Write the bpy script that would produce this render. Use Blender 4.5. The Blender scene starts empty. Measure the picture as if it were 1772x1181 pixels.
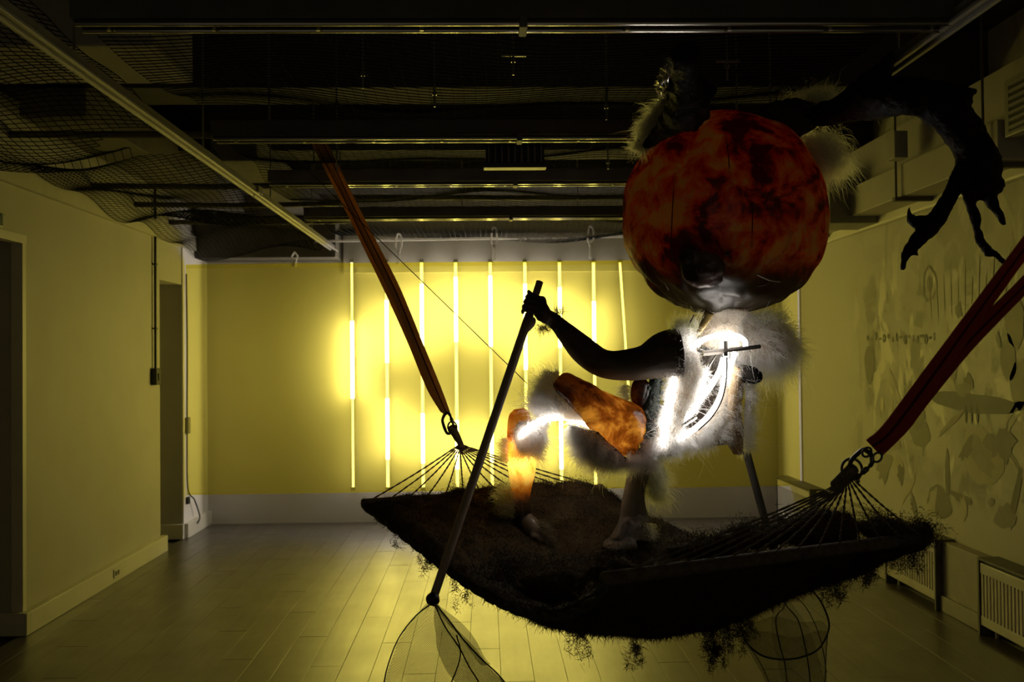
import bpy, bmesh, math, random
import numpy as np
from mathutils import Vector, Matrix, noise as mnoise

rng = np.random.default_rng(7)
random.seed(7)
S = bpy.context.scene
COL = S.collection

# ------------------------------------------------------------------ camera, world, exposure
W_PX, H_PX, F_PX = 1772, 1181, 1723.0
CAM = np.array([0.0, 0.0, 1.5])
ROLL = math.radians(-0.55)
v = np.array([-46.0, -30.0, -F_PX])
cr, sr = math.cos(ROLL), math.sin(ROLL)
u = np.array([cr * v[0] - sr * v[1], sr * v[0] + cr * v[1], v[2]])
u /= np.linalg.norm(u)
YAW = math.asin(-u[0])
PITCH = math.atan2(-u[1], -u[2])
R0 = np.array(Matrix.Rotation(-YAW, 3, 'Z') @ Matrix.Rotation(math.pi / 2 + PITCH, 3, 'X') @ Matrix.Rotation(ROLL, 3, 'Z'))
cd = bpy.data.cameras.new('camera')
cam = bpy.data.objects.new('camera', cd)
COL.objects.link(cam)
cd.sensor_width = 36.0
cd.lens = F_PX * 36.0 / W_PX
cd.clip_start = 0.05
m4 = Matrix(R0.tolist()).to_4x4()
m4.translation = Vector(CAM)
cam.matrix_world = m4
cd.dof.use_dof = True
cd.dof.focus_distance = 3.7
cd.dof.aperture_fstop = 4.5
S.camera = cam

wd = bpy.data.worlds.new('world')
S.world = wd
wd.use_nodes = True
wd.node_tree.nodes['Background'].inputs[0].default_value = (0.10, 0.086, 0.056, 1)  # even warm fill added for surfaces that face the camera
wd.node_tree.nodes['Background'].inputs[1].default_value = 1.0
S.view_settings.view_transform = 'Standard'
S.view_settings.look = 'None'
S.view_settings.exposure = 0.0
S.view_settings.gamma = 1.0
S.view_settings.use_curve_mapping = False
S.cycles.max_bounces = 10
S.cycles.transparent_max_bounces = 24
S.cycles.transmission_bounces = 8
S.cycles.sample_clamp_indirect = 4.0
S.cycles.use_denoising = True
S.cycles.caustics_reflective = False
S.cycles.caustics_refractive = False

LAMP_BRIGHT = 36.0      # lit bulbs of the wall lamps
LAMP_STREAK = 3.2         # slim glowing rods added for the light streaks seen through the film
NEON = 20.0             # neon inside the creature


def P(px, py, Y):
    """a point of the room seen at a pixel of the 1772x1181 photograph, at distance Y down the room"""
    d = R0 @ np.array([px - W_PX / 2, -(py - H_PX / 2), -F_PX])
    return CAM + d * (Y / d[1])


def pm(Y):
    return Y / F_PX      # metres per photo pixel at distance Y


# ------------------------------------------------------------------ materials
MATS = {}


def nodes_of(name):
    m = bpy.data.materials.new(name)
    m.use_nodes = True
    nt = m.node_tree
    b = nt.nodes['Principled BSDF']
    return m, nt, b


def mat(name, col, rough=0.6, metal=0.0, var=0.25, scale=12.0, bump=0.0, bscale=None, spec=0.4, stretch=(1, 1, 1), detail=4.0, coat=0.0):
    if name in MATS:
        return MATS[name]
    m, nt, b = nodes_of(name)
    tc = nt.nodes.new('ShaderNodeTexCoord')
    mp = nt.nodes.new('ShaderNodeMapping')
    mp.inputs['Scale'].default_value = stretch
    nt.links.new(tc.outputs['Object'], mp.inputs[0])
    n = nt.nodes.new('ShaderNodeTexNoise')
    n.inputs['Scale'].default_value = scale
    n.inputs['Detail'].default_value = detail
    nt.links.new(mp.outputs[0], n.inputs[0])
    r = nt.nodes.new('ShaderNodeValToRGB')
    c = np.array(col)
    r.color_ramp.elements[0].position = 0.3
    r.color_ramp.elements[1].position = 0.7
    r.color_ramp.elements[0].color = (*np.clip(c * (1 - var), 0, 1), 1)
    r.color_ramp.elements[1].color = (*np.clip(c * (1 + var), 0, 1), 1)
    nt.links.new(n.outputs[0], r.inputs[0])
    nt.links.new(r.outputs[0], b.inputs['Base Color'])
    b.inputs['Roughness'].default_value = rough
    b.inputs['Metallic'].default_value = metal
    b.inputs['Specular IOR Level'].default_value = spec
    b.inputs['Coat Weight'].default_value = coat
    if bump:
        n2 = nt.nodes.new('ShaderNodeTexNoise')
        n2.inputs['Scale'].default_value = bscale or scale * 3
        n2.inputs['Detail'].default_value = 5
        nt.links.new(mp.outputs[0], n2.inputs[0])
        bp = nt.nodes.new('ShaderNodeBump')
        bp.inputs['Strength'].default_value = bump
        bp.inputs['Distance'].default_value = 0.02
        nt.links.new(n2.outputs[0], bp.inputs['Height'])
        nt.links.new(bp.outputs[0], b.inputs['Normal'])
    MATS[name] = m
    return m


def emit(name, col, strength):
    m, nt, b = nodes_of(name)
    nt.nodes.remove(b)
    e = nt.nodes.new('ShaderNodeEmission')
    e.inputs[0].default_value = (*col, 1)
    e.inputs[1].default_value = strength
    nt.links.new(e.outputs[0], nt.nodes['Material Output'].inputs[0])
    return m


def sheer(name, col, tint, opacity, trans=0.5, rough=0.4, gloss=0.0, var=0.0):
    """thin see-through sheet: a tinted transparent film with a little scatter"""
    m, nt, b = nodes_of(name)
    nt.nodes.remove(b)
    t = nt.nodes.new('ShaderNodeBsdfTransparent')
    t.inputs[0].default_value = (*tint, 1)
    d = nt.nodes.new('ShaderNodeBsdfDiffuse')
    d.inputs[0].default_value = (*col, 1)
    tl = nt.nodes.new('ShaderNodeBsdfTranslucent')
    tl.inputs[0].default_value = (*col, 1)
    mx = nt.nodes.new('ShaderNodeMixShader')
    mx.inputs[0].default_value = trans
    nt.links.new(d.outputs[0], mx.inputs[1])
    nt.links.new(tl.outputs[0], mx.inputs[2])
    last = mx
    if gloss:
        g = nt.nodes.new('ShaderNodeBsdfGlossy')
        g.inputs['Roughness'].default_value = rough
        m2 = nt.nodes.new('ShaderNodeMixShader')
        m2.inputs[0].default_value = gloss
        nt.links.new(mx.outputs[0], m2.inputs[1])
        nt.links.new(g.outputs[0], m2.inputs[2])
        last = m2
    m3 = nt.nodes.new('ShaderNodeMixShader')
    m3.inputs[0].default_value = opacity
    nt.links.new(t.outputs[0], m3.inputs[1])
    nt.links.new(last.outputs[0], m3.inputs[2])
    nt.links.new(m3.outputs[0], nt.nodes['Material Output'].inputs[0])
    return m


def skin_shell(name, stops, scale, trans=0.7, rough=0.3, gloss=0.08, stretch=(1, 1, 1), detail=6.0, grad=None, bump=0.25, low=None):
    """translucent cast skin: mottled colour, light soaks through it; grad=(z0,z1,colour) mixes to another colour below"""
    m, nt, b = nodes_of(name)
    nt.nodes.remove(b)
    tc = nt.nodes.new('ShaderNodeTexCoord')
    mp = nt.nodes.new('ShaderNodeMapping')
    mp.inputs['Scale'].default_value = stretch
    nt.links.new(tc.outputs['Object'], mp.inputs[0])
    n = nt.nodes.new('ShaderNodeTexNoise')
    n.inputs['Scale'].default_value = scale
    n.inputs['Detail'].default_value = detail
    n.inputs['Roughness'].default_value = 0.62
    n.inputs['Distortion'].default_value = 0.4
    nt.links.new(mp.outputs[0], n.inputs[0])
    r = nt.nodes.new('ShaderNodeValToRGB')
    el = r.color_ramp.elements
    el[0].position, el[0].color = stops[0][0], (*stops[0][1], 1)
    el[1].position, el[1].color = stops[-1][0], (*stops[-1][1], 1)
    for p, c in stops[1:-1]:
        e = el.new(p)
        e.color = (*c, 1)
    if low:       # broad patches under the fine mottling: (scale, offset, weight)
        ml = nt.nodes.new('ShaderNodeMapping')
        ml.inputs['Location'].default_value = low[1]
        nt.links.new(tc.outputs['Object'], ml.inputs[0])
        nl = nt.nodes.new('ShaderNodeTexNoise')
        nl.inputs['Scale'].default_value = low[0]
        nl.inputs['Detail'].default_value = 3
        nt.links.new(ml.outputs[0], nl.inputs[0])
        sb = nt.nodes.new('ShaderNodeMath')
        sb.operation = 'SUBTRACT'
        sb.inputs[1].default_value = 0.5
        nt.links.new(nl.outputs[0], sb.inputs[0])
        ma = nt.nodes.new('ShaderNodeMath')
        ma.operation = 'MULTIPLY_ADD'
        ma.inputs[1].default_value = low[2]
        nt.links.new(sb.outputs[0], ma.inputs[0])
        nt.links.new(n.outputs[0], ma.inputs[2])
        nt.links.new(ma.outputs[0], r.inputs[0])
    else:
        nt.links.new(n.outputs[0], r.inputs[0])
    colour = r.outputs[0]
    if grad:
        z0, z1, gc = grad
        sx = nt.nodes.new('ShaderNodeSeparateXYZ')
        nt.links.new(tc.outputs['Object'], sx.inputs[0])
        ad = nt.nodes.new('ShaderNodeMath')
        ad.operation = 'MULTIPLY_ADD'
        ad.inputs[1].default_value = 0.12
        nt.links.new(n.outputs[0], ad.inputs[0])
        nt.links.new(sx.outputs[2], ad.inputs[2])
        mr = nt.nodes.new('ShaderNodeMapRange')
        mr.inputs[1].default_value = z0 + 0.06
        mr.inputs[2].default_value = z1 + 0.06
        nt.links.new(ad.outputs[0], mr.inputs[0])
        mc = nt.nodes.new('ShaderNodeMix')
        mc.data_type = 'RGBA'
        nt.links.new(mr.outputs[0], mc.inputs['Factor'])
        mc.inputs['A'].default_value = (*gc, 1)
        nt.links.new(colour, mc.inputs['B'])
        colour = mc.outputs['Result']
    d = nt.nodes.new('ShaderNodeBsdfDiffuse')
    tl = nt.nodes.new('ShaderNodeBsdfTranslucent')
    g = nt.nodes.new('ShaderNodeBsdfGlossy')
    g.inputs['Roughness'].default_value = rough
    g.inputs[0].default_value = (0.8, 0.8, 0.8, 1)
    nt.links.new(colour, d.inputs[0])
    nt.links.new(colour, tl.inputs[0])
    bp = nt.nodes.new('ShaderNodeBump')
    bp.inputs['Strength'].default_value = bump
    bp.inputs['Distance'].default_value = 0.01
    nt.links.new(n.outputs[0], bp.inputs['Height'])
    nt.links.new(bp.outputs[0], g.inputs['Normal'])
    nt.links.new(bp.outputs[0], d.inputs['Normal'])
    mx = nt.nodes.new('ShaderNodeMixShader')
    mx.inputs[0].default_value = trans
    nt.links.new(d.outputs[0], mx.inputs[1])
    nt.links.new(tl.outputs[0], mx.inputs[2])
    m2 = nt.nodes.new('ShaderNodeMixShader')
    m2.inputs[0].default_value = gloss
    nt.links.new(mx.outputs[0], m2.inputs[1])
    nt.links.new(g.outputs[0], m2.inputs[2])
    nt.links.new(m2.outputs[0], nt.nodes['Material Output'].inputs[0])
    return m


def hair_mat(name, col, var=0.3, rough=0.45):
    m, nt, b = nodes_of(name)
    nt.nodes.remove(b)
    hi = nt.nodes.new('ShaderNodeHairInfo')
    r = nt.nodes.new('ShaderNodeValToRGB')
    c = np.array(col)
    r.color_ramp.elements[0].color = (*(c * (1 - var)), 1)
    r.color_ramp.elements[1].color = (*np.clip(c * (1 + var), 0, 0.97), 1)
    nt.links.new(hi.outputs['Random'], r.inputs[0])
    h = nt.nodes.new('ShaderNodeBsdfHairPrincipled')
    h.parametrization = 'COLOR'
    nt.links.new(r.outputs[0], h.inputs['Color'])
    h.inputs['Roughness'].default_value = rough
    h.inputs['Radial Roughness'].default_value = 0.6
    nt.links.new(h.outputs[0], nt.nodes['Material Output'].inputs[0])
    return m


def floor_mat():
    m, nt, b = nodes_of('painted_floorboard')
    oi = nt.nodes.new('ShaderNodeObjectInfo')
    geo = nt.nodes.new('ShaderNodeNewGeometry')
    mp = nt.nodes.new('ShaderNodeMapping')
    mp.inputs['Scale'].default_value = (9, 1.6, 1)
    nt.links.new(geo.outputs['Position'], mp.inputs[0])
    n = nt.nodes.new('ShaderNodeTexNoise')
    n.inputs['Scale'].default_value = 2.2
    n.inputs['Detail'].default_value = 7
    nt.links.new(mp.outputs[0], n.inputs[0])
    r = nt.nodes.new('ShaderNodeValToRGB')
    r.color_ramp.elements[0].position = 0.3
    r.color_ramp.elements[0].color = (0.042, 0.037, 0.03, 1)
    r.color_ramp.elements[1].position = 0.72
    r.color_ramp.elements[1].color = (0.095, 0.085, 0.07, 1)
    nt.links.new(n.outputs[0], r.inputs[0])
    hs = nt.nodes.new('ShaderNodeHueSaturation')
    mr = nt.nodes.new('ShaderNodeMapRange')
    mr.inputs[3].default_value = 0.8
    mr.inputs[4].default_value = 1.2
    nt.links.new(oi.outputs['Random'], mr.inputs[0])
    nt.links.new(mr.outputs[0], hs.inputs['Value'])
    nt.links.new(r.outputs[0], hs.inputs['Color'])
    nt.links.new(hs.outputs[0], b.inputs['Base Color'])
    n2 = nt.nodes.new('ShaderNodeTexNoise')
    n2.inputs['Scale'].default_value = 3.0
    n2.inputs['Detail'].default_value = 6
    nt.links.new(geo.outputs['Position'], n2.inputs[0])
    rr = nt.nodes.new('ShaderNodeMapRange')
    rr.inputs[1].default_value = 0.3
    rr.inputs[2].default_value = 0.7
    rr.inputs[3].default_value = 0.32
    rr.inputs[4].default_value = 0.44
    nt.links.new(n2.outputs[0], rr.inputs[0])
    nt.links.new(rr.outputs[0], b.inputs['Roughness'])
    bp = nt.nodes.new('ShaderNodeBump')
    bp.inputs['Strength'].default_value = 0.22
    bp.inputs['Distance'].default_value = 0.01
    nt.links.new(n.outputs[0], bp.inputs['Height'])
    nt.links.new(bp.outputs[0], b.inputs['Normal'])
    b.inputs['Specular IOR Level'].default_value = 0.7
    b.inputs['Coat Weight'].default_value = 0.8
    b.inputs['Coat Roughness'].default_value = 0.38
    b.inputs['Coat IOR'].default_value = 1.6
    return m


def mural_mat():
    """wall with broad washes and dragged brush marks"""
    m, nt, b = nodes_of('mural_paint')
    geo = nt.nodes.new('ShaderNodeNewGeometry')
    sp = nt.nodes.new('ShaderNodeSeparateXYZ')
    nt.links.new(geo.outputs['Position'], sp.inputs[0])

    def noise(scale, stretch, detail, dist=0.0, off=(0, 0, 0)):
        mp = nt.nodes.new('ShaderNodeMapping')
        mp.inputs['Scale'].default_value = stretch
        mp.inputs['Location'].default_value = off
        nt.links.new(geo.outputs['Position'], mp.inputs[0])
        n = nt.nodes.new('ShaderNodeTexNoise')
        n.inputs['Scale'].default_value = scale
        n.inputs['Detail'].default_value = detail
        n.inputs['Distortion'].default_value = dist
        nt.links.new(mp.outputs[0], n.inputs[0])
        return n.outputs[0]

    def rng_(x, a, c, lo=0.0, hi=1.0):
        q = nt.nodes.new('ShaderNodeMapRange')
        q.interpolation_type = 'SMOOTHSTEP'
        q.inputs[1].default_value, q.inputs[2].default_value = a, c
        q.inputs[3].default_value, q.inputs[4].default_value = lo, hi
        nt.links.new(x, q.inputs[0])
        return q.outputs[0]

    def mul(x, y):
        q = nt.nodes.new('ShaderNodeMath')
        q.operation = 'MULTIPLY'
        nt.links.new(x, q.inputs[0])
        nt.links.new(y, q.inputs[1])
        return q.outputs[0]

    def mixc(f, a, c):
        q = nt.nodes.new('ShaderNodeMix')
        q.data_type = 'RGBA'
        nt.links.new(f, q.inputs['Factor'])
        if isinstance(a, tuple):
            q.inputs['A'].default_value = (*a, 1)
        else:
            nt.links.new(a, q.inputs['A'])
        q.inputs['B'].default_value = (*c, 1)
        return q.outputs['Result']
    # the painting fills the wall from about a third of a metre up, fading out near the far end
    far = rng_(sp.outputs[1], 7.6, 6.6)
    low = rng_(sp.outputs[2], 0.55, 0.85)
    top = rng_(sp.outputs[2], 2.25, 1.75, 0.3, 1.0)
    zone = mul(mul(far, low), top)
    wash = rng_(noise(1.6, (1, 1, 1), 3, 0.5), 0.42, 0.62)
    strokes_v = rng_(noise(2.4, (1, 1.5, 0.8), 8, 0.8, (3, 1, 0)), 0.52, 0.60)
    strokes_h = rng_(noise(2.6, (1, 0.7, 2.0), 8, 0.8, (0, 7, 2)), 0.53, 0.6)
    light = rng_(noise(3.0, (1, 1.3, 0.8), 9, 0.9, (9, 2, 5)), 0.55, 0.62)
    c = mixc(mul(wash, zone), (0.50, 0.48, 0.43), (0.31, 0.30, 0.27))
    c = mixc(mul(strokes_v, zone), c, (0.15, 0.145, 0.12))
    c = mixc(mul(strokes_h, zone), c, (0.36, 0.35, 0.31))
    c = mixc(mul(light, zone), c, (0.72, 0.69, 0.56))
    nt.links.new(c, b.inputs['Base Color'])
    b.inputs['Roughness'].default_value = 0.5
    return m


M_WALL = mat('grey_wall_paint', (0.48, 0.46, 0.42), 0.6, var=0.05, scale=2.5, bump=0.05, bscale=60)
M_BACKWALL = mat('white_wall_paint', (0.80, 0.775, 0.75), 0.6, var=0.03, scale=2)
M_TRIM = mat('cream_trim_paint', (0.68, 0.66, 0.58), 0.45, var=0.05, scale=4)
M_CEIL = mat('dark_ceiling_paint', (0.06, 0.055, 0.044), 0.8, var=0.3, scale=1.2)
M_DUCTPALE = mat('pale_duct_paint', (0.42, 0.40, 0.36), 0.55, var=0.08, scale=3)
M_STEEL = mat('galvanised_steel', (0.42, 0.41, 0.38), 0.35, metal=0.9, var=0.15, scale=20)
M_ALU = mat('aluminium_rail', (0.62, 0.60, 0.56), 0.38, metal=0.6, var=0.08, scale=10)
M_DARKBEAM = mat('dark_channel_paint', (0.11, 0.10, 0.085), 0.6, var=0.2, scale=8)
M_NET = mat('black_plastic_netting', (0.008, 0.0075, 0.005), 0.9, var=0.2, scale=30, spec=0.05)
M_KNOT = mat('shiny_net_knot', (0.03, 0.03, 0.02), 0.25, var=0.1, spec=0.8)
M_RAIL = mat('polished_rail', (0.30, 0.29, 0.26), 0.16, metal=0.9, var=0.08, scale=10)
M_TRUNK = mat('trunking_paint', (0.20, 0.19, 0.165), 0.45, var=0.1)
M_DUCTDIM = mat('dim_duct_paint', (0.13, 0.12, 0.10), 0.6, var=0.15)
M_BLACK = mat('black_plastic', (0.02, 0.02, 0.02), 0.45, var=0.2)
M_GRILLE = mat('vent_paint', (0.30, 0.29, 0.26), 0.5, var=0.1)
M_RAD = mat('radiator_enamel', (0.55, 0.52, 0.44), 0.32, var=0.05)
M_FLOOR = floor_mat()
M_MURAL = mural_mat()
M_WHITECORD = skin_shell('white_cord', [(0.3, (0.82, 0.80, 0.76)), (0.7, (0.92, 0.90, 0.86))], 60, trans=0.5, gloss=0.02)
M_FILM = sheer('yellow_film', (0.80, 0.72, 0.10), (0.97, 0.90, 0.20), 0.14, trans=0.8, gloss=0.10, rough=0.25)
M_LAMP = emit('lamp_bulb_glow', (1.0, 0.885, 0.69), LAMP_BRIGHT)
M_STREAK = emit('film_streak_glow', (1.0, 0.885, 0.69), LAMP_STREAK)
M_NEON = emit('neon_glow', (1.0, 0.93, 0.84), NEON)
M_WOOD = mat('dark_hardwood', (0.12, 0.095, 0.065), 0.85, var=0.35, scale=14, stretch=(3, 3, 3), bump=0.2)
M_ANTLER = mat('blackened_branch', (0.012, 0.007, 0.005), 0.6, var=0.5, scale=16, bump=0.9, bscale=26, spec=0.2)
M_ARM = mat('brown_arm_skin', (0.07, 0.048, 0.03), 0.55, var=0.3, scale=14, bump=0.15)
M_STRAP = mat('red_webbing', (0.42, 0.045, 0.018), 0.7, var=0.15, scale=200, bump=0.3, bscale=300)
M_STRAPO = None
M_STITCH = mat('dark_stitching', (0.06, 0.01, 0.008), 0.8)
M_CORD = mat('hammock_cord', (0.16, 0.13, 0.085), 0.8, var=0.3, scale=120)
M_CARAB = mat('carabiner_steel', (0.10, 0.105, 0.085), 0.3, metal=0.7, var=0.2)
M_BED = mat('hammock_cloth', (0.02, 0.016, 0.009), 0.9, var=0.4, scale=30)
M_MOSS = mat('dry_moss', (0.050, 0.036, 0.013), 0.9, var=0.55, scale=9)
M_MOSSLIT = mat('lit_moss', (0.15, 0.105, 0.035), 0.9, var=0.5, scale=9)  # moss tone raised to paint light onto the tufts
M_ROPE = mat('green_edge_rope', (0.06, 0.07, 0.035), 0.8, var=0.3, scale=60)
M_POLE = mat('grey_brown_pole', (0.40, 0.33, 0.26), 0.5, var=0.15, scale=20, stretch=(1, 1, 0.2))
def net_cloth(name, lo, hi, pitch):
    """knotless net: fine crossing threads, see-through between them"""
    m = sheer(name, (0.025, 0.024, 0.016), (1, 1, 1), 0.3, trans=0.3)
    nt = m.node_tree
    tc = nt.nodes.new('ShaderNodeTexCoord')
    outs = []
    for ax in ((1, 0, 1), (1, 0, -1)):
        dp = nt.nodes.new('ShaderNodeVectorMath')
        dp.operation = 'DOT_PRODUCT'
        dp.inputs[1].default_value = (ax[0] / pitch, 0.35 / pitch, ax[2] / pitch)
        nt.links.new(tc.outputs['Object'], dp.inputs[0])
        sn = nt.nodes.new('ShaderNodeMath')
        sn.operation = 'SINE'
        nt.links.new(dp.outputs['Value'], sn.inputs[0])
        outs.append(sn.outputs[0])
    mxm = nt.nodes.new('ShaderNodeMath')
    mxm.operation = 'MAXIMUM'
    nt.links.new(outs[0], mxm.inputs[0])
    nt.links.new(outs[1], mxm.inputs[1])
    mr = nt.nodes.new('ShaderNodeMapRange')
    mr.inputs[1].default_value, mr.inputs[2].default_value = 0.3, 0.95
    mr.inputs[3].default_value, mr.inputs[4].default_value = lo, hi
    nt.links.new(mxm.outputs[0], mr.inputs[0])
    out = nt.nodes['Material Output'].inputs[0].links[0].from_node
    nt.links.new(mr.outputs[0], out.inputs[0])
    return m


M_POLEDIM = mat('dark_grey_pole', (0.11, 0.10, 0.09), 0.5, var=0.15, scale=20)
M_NETCLOTH = net_cloth('fine_net_cloth', 0.10, 0.42, 0.0011)
M_NETFOLD = net_cloth('folded_net_cloth', 0.34, 0.75, 0.0011)
M_WIRE = mat('dark_wire', (0.02, 0.018, 0.012), 0.5)
M_FUR = hair_mat('white_fur', (0.95, 0.925, 0.88), 0.03)
M_FURGREY = hair_mat('grey_fur', (0.72, 0.67, 0.58), 0.2)
M_FURGREEN = hair_mat('olive_moss_hair', (0.38, 0.38, 0.18), 0.4)
M_FURDARK = hair_mat('dark_brown_hair', (0.05, 0.04, 0.02), 0.4)
M_HIDE = skin_shell('cream_hide', [(0.3, (0.55, 0.45, 0.34)), (0.7, (0.82, 0.75, 0.64))], 14, trans=0.62, gloss=0.03)
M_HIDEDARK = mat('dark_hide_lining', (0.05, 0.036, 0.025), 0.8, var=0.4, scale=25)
M_STRAPO = skin_shell('orange_webbing', [(0.3, (0.62, 0.35, 0.10)), (0.7, (0.76, 0.45, 0.14))], 60, trans=0.45, gloss=0.02)
M_AMBER = skin_shell('amber_resin', [(0.38, (0.04, 0.009, 0.001)), (0.5, (0.24, 0.065, 0.005)), (0.64, (0.80, 0.38, 0.04))], 7, trans=0.95, gloss=0.03, rough=0.22)
M_HEAD = skin_shell('red_parchment', [(0.36, (0.05, 0.008, 0.004)), (0.47, (0.34, 0.03, 0.008)), (0.57, (0.72, 0.15, 0.02)), (0.72, (0.95, 0.42, 0.08))], 5.5,
                    trans=0.78, gloss=0.07, rough=0.28, detail=8)
M_SCALE = mat('dark_teal_scales', (0.010, 0.018, 0.014), 0.5, var=0.5, scale=40, bump=0.5)
M_CELLO = sheer('cellophane', (0.5, 0.5, 0.4), (0.9, 0.9, 0.8), 0.45, trans=0.3, gloss=0.8, rough=0.12)
M_SNOUT = skin_shell('dark_snout_film', [(0.40, (0.05, 0.025, 0.022)), (0.62, (0.30, 0.21, 0.18))], 12, trans=0.55, gloss=0.06, rough=0.3, bump=0.4)


# ------------------------------------------------------------------ object helpers
def wloc(o):
    l = np.zeros(3)
    while o is not None:
        l = l + np.array(o.location)
        o = o.parent
    return l


def obj(name, verts, faces, m, parent=None, smooth=False, mats=None):
    """one mesh object from world-space vertices; hangs under parent when given"""
    verts = np.asarray(verts, float).reshape(-1, 3)
    base = wloc(parent) if parent is not None else np.zeros(3)
    me = bpy.data.meshes.new(name)
    me.from_pydata((verts - base).tolist(), [], [tuple(int(i) for i in f) for f in faces])
    me.update()
    if smooth:
        me.polygons.foreach_set('use_smooth', np.ones(len(me.polygons), bool))
    o = bpy.data.objects.new(name, me)
    COL.objects.link(o)
    if m is not None:
        me.materials.append(m)
    if parent is not None:
        o.parent = parent
    return o


def recentre(o, c):
    """put a top-level mesh's origin at c"""
    c = Vector(c)
    for vv in o.data.vertices:
        vv.co -= c
    o.location = c
    return o


def thing(name, label, cat, loc, group=None):
    o = bpy.data.objects.new(name, None)
    COL.objects.link(o)
    o.location = Vector(loc)
    o.empty_display_size = 0.1
    return tag(o, label, cat, group)


def tag(o, label, cat, group=None):
    o['label'] = label
    o['category'] = cat
    if group:
        o['group'] = group
    return o


def struct(o, label=None):
    o['kind'] = 'structure'
    if label:
        o['label'] = label
    return o


class G:
    """collects simple shapes"""
    def __init__(s):
        s.v = []
        s.f = []
        s.n = 0

    def add(s, v, f):
        v = np.asarray(v, float).reshape(-1, 3)
        s.v.append(v)
        s.f += [tuple(int(i) + s.n for i in q) for q in f]
        s.n += len(v)
        return s

    def box(s, a, b, bev=0.0):
        x0, y0, z0 = np.minimum(a, b)
        x1, y1, z1 = np.maximum(a, b)
        if bev <= 0:
            v = [(x, y, z) for x in (x0, x1) for y in (y0, y1) for z in (z0, z1)]
            f = [(0, 1, 3, 2), (4, 6, 7, 5), (0, 4, 5, 1), (2, 3, 7, 6), (0, 2, 6, 4), (1, 5, 7, 3)]
            return s.add(v, f)
        bm = bmesh.new()
        bmesh.ops.create_cube(bm, size=1)
        for q in bm.verts:
            q.co = Vector(((x0 + x1) / 2 + q.co.x * (x1 - x0), (y0 + y1) / 2 + q.co.y * (y1 - y0), (z0 + z1) / 2 + q.co.z * (z1 - z0)))
        bmesh.ops.bevel(bm, geom=bm.edges[:], offset=bev, segments=2, affect='EDGES', profile=0.6)
        return s.bm(bm)

    def bm(s, bm):
        bm.verts.index_update()
        v = [tuple(q.co) for q in bm.verts]
        f = [[q.index for q in fc.verts] for fc in bm.faces]
        bm.free()
        return s.add(v, f)

    def tube(s, pts, r, n=8, cap=True, flat=1.0, up=None, dome=False):
        v, f = tube_mesh(pts, r, n, cap, flat, up)
        return s.add(v, f)

    def ell(s, c, r, rot=None, n=16, m=10):
        v = [];
        f = []
        for i in range(m + 1):
            th = math.pi * i / m
            for j in range(n):
                ph = 2 * math.pi * j / n
                v.append((math.sin(th) * math.cos(ph) * r[0], math.sin(th) * math.sin(ph) * r[1], math.cos(th) * r[2]))
        v = np.array(v)
        if rot is not None:
            v = v @ np.array(rot).T
        v = v + np.array(c)
        for i in range(m):
            for j in range(n):
                a, b = i * n + j, i * n + (j + 1) % n
                f.append((a, a + n, b + n, b))
        return s.add(v, f)

    def obj(s, name, m, parent=None, smooth=False):
        return obj(name, np.concatenate(s.v), s.f, m, parent, smooth)


def frames(pts, up=None):
    pts = np.asarray(pts, float)
    t = np.gradient(pts, axis=0)
    t /= np.linalg.norm(t, axis=1)[:, None] + 1e-12
    a = np.array(up, float) if up is not None else np.array([0, -1, 0.0])
    if abs(t[0] @ a) > 0.95:
        a = np.array([0.3, 0.2, 1.0])
    N, B = [], []
    for k in range(len(pts)):
        a = a - t[k] * (a @ t[k])
        a /= np.linalg.norm(a) + 1e-12
        N.append(a.copy())
        B.append(np.cross(t[k], a))
    return t, np.array(N), np.array(B)


def tube_mesh(pts, r, n=8, cap=True, flat=1.0, up=None):
    """round tube along a path; flat scales the radius in the up direction"""
    pts = np.asarray(pts, float)
    k = len(pts)
    r = np.broadcast_to(np.asarray(r, float), (k,))
    t, N, B = frames(pts, up)
    a = np.arange(n) * 2 * math.pi / n
    v = pts[:, None, :] + r[:, None, None] * (np.cos(a)[None, :, None] * N[:, None, :] * flat + np.sin(a)[None, :, None] * B[:, None, :])
    v = v.reshape(-1, 3)
    f = []
    for i in range(k - 1):
        for j in range(n):
            b, c = i * n + j, i * n + (j + 1) % n
            f.append((b, c, c + n, b + n))
    if cap:
        f.append(tuple(range(n))[::-1])
        f.append(tuple(range((k - 1) * n, k * n)))
    return v, f


def smooth_path(pts, per=6, r=None):
    """Catmull-Rom through points (and radii)"""
    p = np.asarray(pts, float)
    if r is not None:
        p = np.hstack([p, np.asarray(r, float)[:, None]])
    q = np.vstack([2 * p[0] - p[1], p, 2 * p[-1] - p[-2]])
    out = []
    for i in range(1, len(q) - 2):
        a, b, c, d = q[i - 1], q[i], q[i + 1], q[i + 2]
        for k in range(per):
            t = k / per
            out.append(0.5 * ((2 * b) + (-a + c) * t + (2 * a - 5 * b + 4 * c - d) * t * t + (-a + 3 * b - 3 * c + d) * t ** 3))
    out.append(q[-2])
    out = np.array(out)
    if r is not None:
        return out[:, :3], np.maximum(out[:, 3], 1e-4)
    return out


def pxpath(lst, r_px=True):
    """[(px, py, Y, radius px)] -> points, radii"""
    pts = np.array([P(a[0], a[1], a[2]) for a in lst])
    rad = np.array([a[3] * pm(a[2]) for a in lst])
    return pts, rad


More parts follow.
